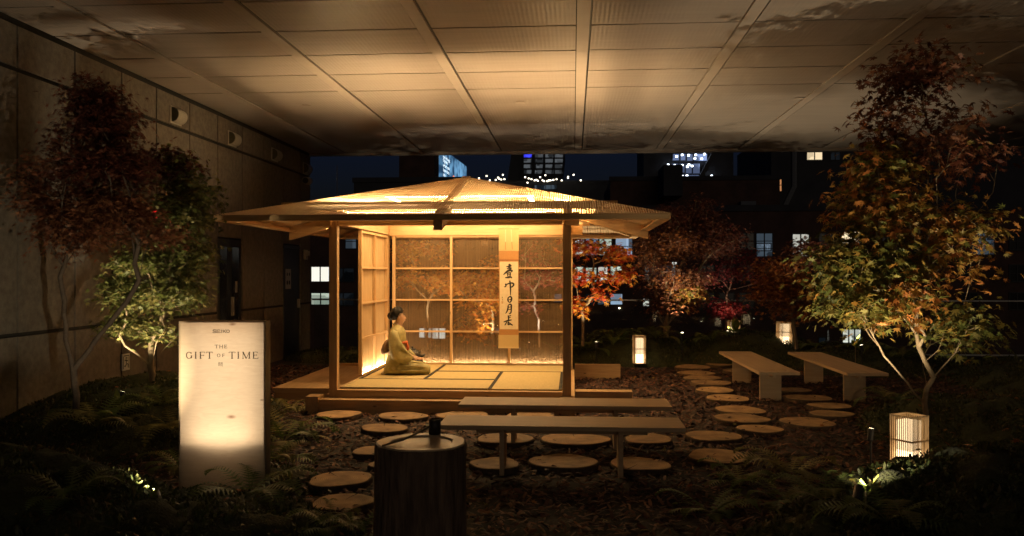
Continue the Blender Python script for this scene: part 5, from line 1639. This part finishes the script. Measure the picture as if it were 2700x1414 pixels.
# ================================================================== THE CITY BEYOND THE TERRACE
FRAMEM = surf('window_frame_dark', (.02, .02, .022), rough=.6)
def tower(name, label, u0, u1, v0, Y, depth, mat_, zb=-24, cat='building', dv=0):
    """A building: its front stands at distance Y, its top reaches row v0."""
    x0, z1 = pY(u0, v0, Y); x1, _ = pY(u1, v0, Y)
    xm = (x0 + x1) / 2
    t = thing(name, label, cat, (xm, Y, zb))
    bx('wall', mat_, t, x0, x1, Y, Y + depth, zb, z1)
    bx('parapet', CONC, t, x0 - .15, x1 + .15, Y - .15, Y - .002, z1 - .45, z1 + .12)
    return t, z1
def window(t, u0, u1, v0, v1, Y, mat_, nx=1, nz=1, sill=True, fr=.09):
    """A window let into the wall: dark frame and bars, the lit pane behind them."""
    x0, z1 = pY(u0, v0, Y); x1, z0 = pY(u1, v1, Y)
    m = MB(); y0, y1 = Y - .10, Y - .003
    m.box(x0 - fr, x0, y0, y1, z0 - fr, z1 + fr).box(x1, x1 + fr, y0, y1, z0 - fr, z1 + fr).box(x0, x1, y0, y1, z1, z1 + fr).box(x0, x1, y0, y1, z0 - fr, z0)
    for k in range(1, nx):
        x = x0 + (x1 - x0) * k / nx; m.box(x - fr * .6, x + fr * .6, y0 + .01, y1, z0, z1)
    for k in range(1, nz):
        z = z0 + (z1 - z0) * k / nz; m.box(x0, x1, y0 + .02, y1 - .001, z - fr * .4, z + fr * .4)
    w = m.build('window', FRAMEM, t)
    bx('pane', mat_, w, x0, x1, Y - .03, Y - .004, z0, z1)
    return w
LIT_G = emit('window_pale_green', (.62, .72, .58), .75 * K_WIN, .55, .55)
LIT_W = emit('window_white', (.78, .76, .66), 1.0 * K_WIN, .5, .5)
LIT_C = emit('window_cool', (.45, .60, .80), .55 * K_WIN, .8, .9)
LIT_B = emit('window_dim_blue', (.35, .48, .62), .10 * K_WIN, .9, .7)
LIT_Y = emit('window_cream', (1.0, .78, .48), .95 * K_WIN, .35, .6)
LIT_D = emit('window_dark', (.25, .32, .40), .022 * K_WIN, .9, .8)
LIT_A = emit('window_amber', (1.0, .42, .16), .5 * K_WIN)
Yb = 80.0
M1, _ = tower('brick_building', 'dark brick building with rows of lit office windows behind the garden', 700, 2620, 526, Yb, 22, BRICK)
for a in ((1447, 1469, 598, 640, LIT_W, 1, 1), (1474, 1504, 598, 642, LIT_C, 1, 1), (1508, 1538, 602, 642, LIT_G, 1, 1), (1549, 1590, 598, 642, LIT_C, 1, 2),
          (1447, 1467, 672, 708, LIT_G, 1, 1), (1474, 1500, 674, 708, LIT_G, 1, 1), (1505, 1528, 672, 708, LIT_W, 1, 1), (1536, 1564, 671, 708, LIT_G, 2, 1),
          (1474, 1498, 741, 766, LIT_D, 1, 1), (1504, 1530, 741, 766, LIT_B, 1, 2), (1536, 1565, 740, 766, LIT_C, 1, 1), (1620, 1700, 668, 706, LIT_B, 3, 1), (1690, 1702, 660, 706, LIT_W, 1, 1), (1622, 1632, 672, 704, LIT_W, 1, 1), (1618, 1632, 752, 770, LIT_W, 1, 1),
          (1903, 1942, 588, 645, LIT_B, 2, 3), (1903, 1938, 614, 630, LIT_C, 1, 1), (1994, 2034, 590, 645, LIT_W, 2, 3), (2117, 2172, 584, 612, LIT_Y, 2, 1), (1918, 1945, 668, 706, LIT_D, 1, 1), (2300, 2360, 588, 640, LIT_D, 2, 2), (2440, 2500, 588, 640, LIT_B, 2, 2),
          (784, 828, 672, 708, LIT_W, 2, 1), (838, 890, 676, 708, LIT_D, 2, 1), (784, 830, 738, 766, LIT_G, 2, 2), (838, 890, 738, 768, LIT_D, 2, 2), (870, 896, 590, 625, LIT_B, 1, 2),
          (800, 830, 880, 910, LIT_B, 1, 1), (1055, 1085, 826, 850, LIT_W, 2, 1), (1088, 1120, 826, 852, LIT_W, 2, 1), (1243, 1256, 826, 838, LIT_B, 1, 1), (1010, 1020, 828, 836, LIT_C, 1, 1), (1395, 1412, 740, 760, LIT_B, 1, 1), (2120, 2164, 829, 862, LIT_W, 3, 1), (2060, 2076, 850, 866, LIT_D, 1, 1), (1730, 1758, 862, 872, LIT_W, 3, 1), (1572, 1600, 690, 706, LIT_D, 1, 1)):
    window(M1, a[0], a[1], a[2], a[3], Yb, a[4], a[5], a[6])
DARKW = surf('unlit_glass', (.012, .014, .018), rough=.15)
for v in (588, 668, 738):
    for u in (930, 990, 1050, 1110, 1170, 1230, 1290, 1350, 1760, 1810, 1860, 2060, 2220, 2420, 2540):
        window(M1, u, u + 36, v, v + 40, Yb, DARKW, 2, 2)
M2, _ = tower('brick_tower', 'tall windowless brown brick block above the russet maple', 1535, 1962, 447, 112, 24, BRICK)
x, z = pY(1655, 432, 111); x2, z2 = pY(1700, 447, 111)
bx('plant_room', CONC, M2, x, x2, 104, 111, z2 - 3, z)
x, z = pY(1860, 508, 111.5); x2, z2 = pY(1898, 526, 111.5)
bx('roof_box', surf('far_grey_box', (.13, .14, .16), rough=.9), M2, x, x2, 110.5, 111.9, z2 - 2, z)
M3, _ = tower('corner_block', 'dark block with one cream lit window under the ceiling edge at upper right', 1940, 2640, 330, 118, 24, CONC)
for a in ((2030, 2068, 384, 402, LIT_Y, 2, 1), (2090, 2112, 384, 402, LIT_D, 2, 1), (1961.5, 1965.5, 451, 481, LIT_A, 1, 2)):
    window(M3, a[0], a[1], a[2], a[3], 118, a[4], a[5], a[6], fr=.12)
MB().tube([(*pY(1998, 380, 117.8)[:1], 117.8, pY(1998, 380, 117.8)[1]), (pY(1998, 470, 117.8)[0], 117.8, pY(1998, 470, 117.8)[1]), (pY(1972, 524, 117.8)[0], 117.8, pY(1972, 524, 117.8)[1])], .35, 6).build('drain_pipe', surf('pipe_grey', (.16, .17, .18), rough=.8), M3)
# the glassy top floors lit blue white
Yh = 190.0
hall = thing('lit_hall', 'blue white lit glass top floors with slanting brace beyond the brick blocks', 'building', (pY(1735, 420, Yh)[0], Yh, -24))
HALL = emit('hall_blue', (.42, .56, 1.0), .50 * K_WIN, .9, .28)
LAMPB = emit('hall_lamp', (.75, .85, 1.0), 7.0 * K_WIN, sample='NONE')
x0, zt = pY(1688, 384, Yh); x1, zb_ = pY(1800, 448, Yh)
bx('wall', CONC, hall, x0 - 6, x1 + 4, Yh + .5, Yh + 20, -24, zt + 12)
for (ua, ub, va, vb) in ((1692, 1708, 388, 403), (1712, 1724, 388, 403), (1728, 1742, 388, 404), (1746, 1778, 388, 404), (1690, 1706, 412, 434), (1709, 1722, 412, 434), (1725, 1740, 412, 436), (1743, 1760, 412, 436), (1693, 1758, 441, 446)):
    xa, za = pY(ua, va, Yh); xb, zb2 = pY(ub, vb, Yh)
    f_ = MB().box(xa - .2, xa, Yh - .3, Yh + .4, zb2, za).box(xb, xb + .2, Yh - .3, Yh + .4, zb2, za).build('window', FRAMEM, hall)
    bx('pane', HALL, f_, xa, xb, Yh, Yh + .3, zb2, za)
for (u, v) in ((1702, 394), (1716, 390), (1732, 391), (1750, 390), (1772, 388), (1765, 400), (1748, 399), (1697, 416), (1703, 421), (1716, 416), (1733, 415), (1741, 418), (1729, 420), (1700, 443), (1716, 443), (1728, 442), (1790, 443), (1681, 415)):
    x, z = pY(u, v, Yh - .5)
    MB().box(x - .22, x + .22, Yh - .7, Yh - .5, z - .18, z + .18).build('ceiling_lamp', LAMPB, hall)
p0 = pY(1795, 386, Yh - 2); p1 = pY(1762, 448, Yh - 2)
MB().beam((p0[0], Yh - 2, p0[1]), (p1[0], Yh - 2, p1[1]), 2.0, .9).build('brace', FRAMEM, hall)
# dark office tower with dim windows
Yt = 300.0
tw = thing('office_tower', 'dark office tower with dim window grid behind the roof ridge of the pavilion', 'building', (pY(1355, 420, Yt)[0], Yt, -24))
TWM = surf('tower_wall', (.05, .052, .058), (.035, .037, .042), rough=.8, scale=.2)
a0 = pY(1288, 376, Yt); a1 = pY(1420, 376, Yt); b0 = pY(1276, 455, Yt); b1 = pY(1412, 455, Yt)
MB().rings([[(b0[0], Yt, b0[1] - 60), (b1[0], Yt, b1[1] - 60), (b1[0], Yt + 30, b1[1] - 60), (b0[0], Yt + 30, b0[1] - 60)], [(b0[0], Yt, b0[1]), (b1[0], Yt, b1[1]), (b1[0], Yt + 30, b1[1]), (b0[0], Yt + 30, b0[1])], [(a0[0], Yt, a0[1]), (a1[0], Yt, a1[1]), (a1[0], Yt + 30, a1[1]), (a0[0], Yt + 30, a0[1])]]).build('wall', TWM, tw)
LIT_T = emit('tower_window', (.62, .68, .74), .10 * K_WIN, 1.0, .5)
LIT_V = emit('tower_blue_light', (.05, .06, 1.0), .9 * K_WIN, .9, .6)
for r_, v in enumerate((392, 405, 419, 433)):
    for c_, u in enumerate((1318, 1346, 1372, 1396)):
        xa, za = pY(u + 0, v - 4.5, Yt); xb, zb2 = pY(u + 20, v + 4, Yt)
        f_ = MB().box(xa - .3, xa, Yt - .5, Yt - .02, zb2, za).box(xb, xb + .3, Yt - .5, Yt - .02, zb2, za).box(xa, xb, Yt - .5, Yt - .02, za, za + .25).build('window', FRAMEM, tw)
        bx('pane', LIT_V if (r_, c_) == (0, 0) else LIT_T, f_, xa, xb, Yt - .3, Yt - .03, zb2, za)
for u in (1314, 1342, 1369, 1393, 1418):
    p0 = pY(u + 2, 378, Yt - .6); p1 = pY(u - 6, 452, Yt - .6)
    MB().beam((p0[0], Yt - .6, p0[1]), (p1[0], Yt - .6, p1[1]), .7, .4).build('mullion', CONC, tw)
# lamps strung over a far terrace
FLAMP = emit('far_lamp', (1.0, .88, .68), 5.0 * K_WIN, sample='NONE')
Yl = 150.0
first = None
for (u, v) in ((1178, 446), (1205, 449), (1224, 443), (1232, 454), (1247, 453), (1256, 450), (1261, 452), (1269, 451), (1265, 440), (1253, 447), (1321, 446), (1330, 449), (1337, 451), (1345, 454), (1349, 453), (1353, 455), (1359, 446), (1365, 454), (1369, 456), (1377, 456), (1381, 454), (1385, 454), (1392, 453), (1400, 451), (1413, 454), (1429, 445), (1429, 448), (1443, 440), (1327, 460), (1461, 454), (1129, 453), (1145, 454), (1155, 448), (1372, 441)):
    x, z = pY(u, v, Yl)
    if first is None:
        first = MB().lathe([(0, -.14), (.1, -.1), (.14, 0), (.1, .1), (0, .14)], 8).build('terrace_lamp', FLAMP, local=True)
        tag(first, 'tiny round lamp strung over the far terrace above the pavilion ridge', 'lamp', 'string of lamps over the far terrace'); o = first
    else:
        o = first.copy(); COL.objects.link(o)
    o.location = (x, Yl, z)
tb, _ = tower('terrace_block', 'low dark terrace block under the string of far lamps', 1230, 1530, 458, 152, 20, CONC)
window(tb, 1345, 1400, 466, 476, 152, LIT_B, 4, 1)
# left: dark blocks, the lit billboard
lb, _ = tower('dark_block', 'dark windowless block left of the lit billboard', 1004, 1092, 380, 140, 5, BRICK)
lb2, _ = tower('low_block', 'low dark roofs behind the left slope of the pavilion roof', 890, 1190, 450, 96, 14, CONC)
window(lb2, 1089, 1101, 448.5, 457.5, 95.9, LIT_G, 2, 1)
bbY = 170.0
bb = thing('billboard', 'bright blue billboard with white words seen at an angle above the pavilion ridge', 'billboard', (pY(1145, 420, bbY)[0], bbY, -24))
SCR = bpy.data.materials.new('billboard_screen'); SCR.use_nodes = True
n_, l_ = SCR.node_tree.nodes, SCR.node_tree.links
n_.remove(n_['Principled BSDF'])
e_ = n_.new('ShaderNodeEmission'); tc_ = n_.new('ShaderNodeTexCoord'); nz_ = n_.new('ShaderNodeTexNoise'); nz_.inputs['Scale'].default_value = .35; nz_.inputs['Detail'].default_value = 6
l_.new(tc_.outputs['Object'], nz_.inputs['Vector'])
cr_ = n_.new('ShaderNodeValToRGB'); cr_.color_ramp.elements[0].position = .42; cr_.color_ramp.elements[1].position = .68; cr_.color_ramp.elements[0].color = (.012, .035, .075, 1); cr_.color_ramp.elements[1].color = (.12, .28, .46, 1)
l_.new(nz_.outputs['Fac'], cr_.inputs[0]); l_.new(cr_.outputs[0], e_.inputs['Color']); e_.inputs['Strength'].default_value = 1.3
l_.new(e_.outputs[0], n_['Material Output'].inputs[0]); SCR.cycles.emission_sampling = 'NONE'
# the screen's plane: left edge near, right edge far
A = Vector((pY(1113, 440, 170)[0], 170, 0)); zA1 = pY(1113, 374, 170)[1]; zA0 = pY(1113, 458, 170)[1]
ratio = (HOR - 420) / (HOR - 374)                 # how far the top edge falls to the right
Yf = 170 / ratio
B_ = Vector((pY(1174, 420, Yf)[0], Yf, 0))
dv_ = (B_ - A); Lb = dv_.length; dv_ /= Lb
nrm_ = Vector((dv_.y, -dv_.x, 0))
def bp(s, z, off=0.0): return A + dv_ * s + Vector((0, 0, z)) + nrm_ * off
MB().rings([[bp(0, zA0), bp(Lb, zA0), bp(Lb, zA0, -1), bp(0, zA0, -1)], [bp(0, zA1), bp(Lb, zA1), bp(Lb, zA1, -1), bp(0, zA1, -1)]]).build('screen', SCR, bb)
MB().rings([[bp(-.3, zA0 - 12, -1.01), bp(Lb, zA0 - 12, -1.01), bp(Lb, zA0 - 12, -3), bp(-.3, zA0 - 12, -3)], [bp(-.3, zA1 + .4, -1.01), bp(Lb, zA1 + .4, -1.01), bp(Lb, zA1 + .4, -3), bp(-.3, zA1 + .4, -3)]]).build('frame', FRAMEM, bb)
WHT_E = emit('billboard_white', (.75, .9, 1.0), 1.6); ORG_E = emit('billboard_orange', (1.0, .25, .10), 1.2)
ang = math.atan2(dv_.y, dv_.x)
hgt = zA1 - zA0
for k, line in enumerate(('bad things', 'happen', 'when you', 'leave the', 'city')):
    cu = bpy.data.curves.new('words', 'FONT'); cu.body = line; cu.size = 1.0
    to = bpy.data.objects.new('words', cu); COL.objects.link(to)
    dg = bpy.context.evaluated_depsgraph_get()
    tm = bpy.data.meshes.new_from_object(to.evaluated_get(dg)); bpy.data.objects.remove(to)
    tm.name = 'words'; tm.materials.clear(); tm.materials.append(WHT_E)
    o = bpy.data.objects.new('words', tm); link(o, bb)
    s_ = hgt * .155
    zc = pY(1113, (393, 402, 414, 426, 438)[k], 170)[1] - s_ * .3
    pos = bp(Lb * .015, zc, .05)
    o.location = pos - wl(bb)
    o.rotation_euler = (PI / 2, 0, ang); o.scale = (s_ * 1.7, s_, 1)
q = bp(Lb * .42, zA0 + hgt * .27, .05)
ring = [(q + dv_ * (hgt * .13 * math.cos(t_) * 1.6) + Vector((0, 0, hgt * .13 * math.sin(t_)))) for t_ in [2 * PI * k / 20 for k in range(20)]]
m = MB(); m.add(ring, [tuple(range(20))]); m.build('emblem', ORG_E, bb)
m = MB()
for dz in (-.04, .04):
    p0 = q + dv_ * (-hgt * .15) + Vector((0, 0, hgt * (dz - .05))) + nrm_ * .05; p1 = q + dv_ * (hgt * .15) + Vector((0, 0, hgt * (dz + .05))) + nrm_ * .05
    m.add([p0, p1, p1 + Vector((0, 0, hgt * .03)), p0 + Vector((0, 0, hgt * .03))], [(0, 1, 2, 3)])
m.build('emblem_stripes', WHT_E, bb)
# antenna on the left and the red lamp of an exit behind the maples
mast = thing('antenna_mast', 'thin pale antenna mast against the night sky at the left', 'antenna', (pY(848, 440, 95)[0], 95, -24))
MB().tube([(pY(848, 500, 95)[0], 95, -24), (pY(848, 500, 95)[0], 95, pY(848, 417, 95)[1])], .05, 6).build('pole', RAILM, mast)
Y, Z = pX(376, 536, WXP)
t = thing('alarm_beacon', 'red glowing alarm light on the wall behind the red maple', 'alarm light', (WXP, Y, Z))
MB().box(0, .05, -.07, .07, -.10, .10).build('base', WHITEP, t, local=True)
MB().box(.0505, .075, -.05, .05, -.07, .07).build('lens', emit('beacon_red', (1.0, .02, .02), 2.5), t, local=True)
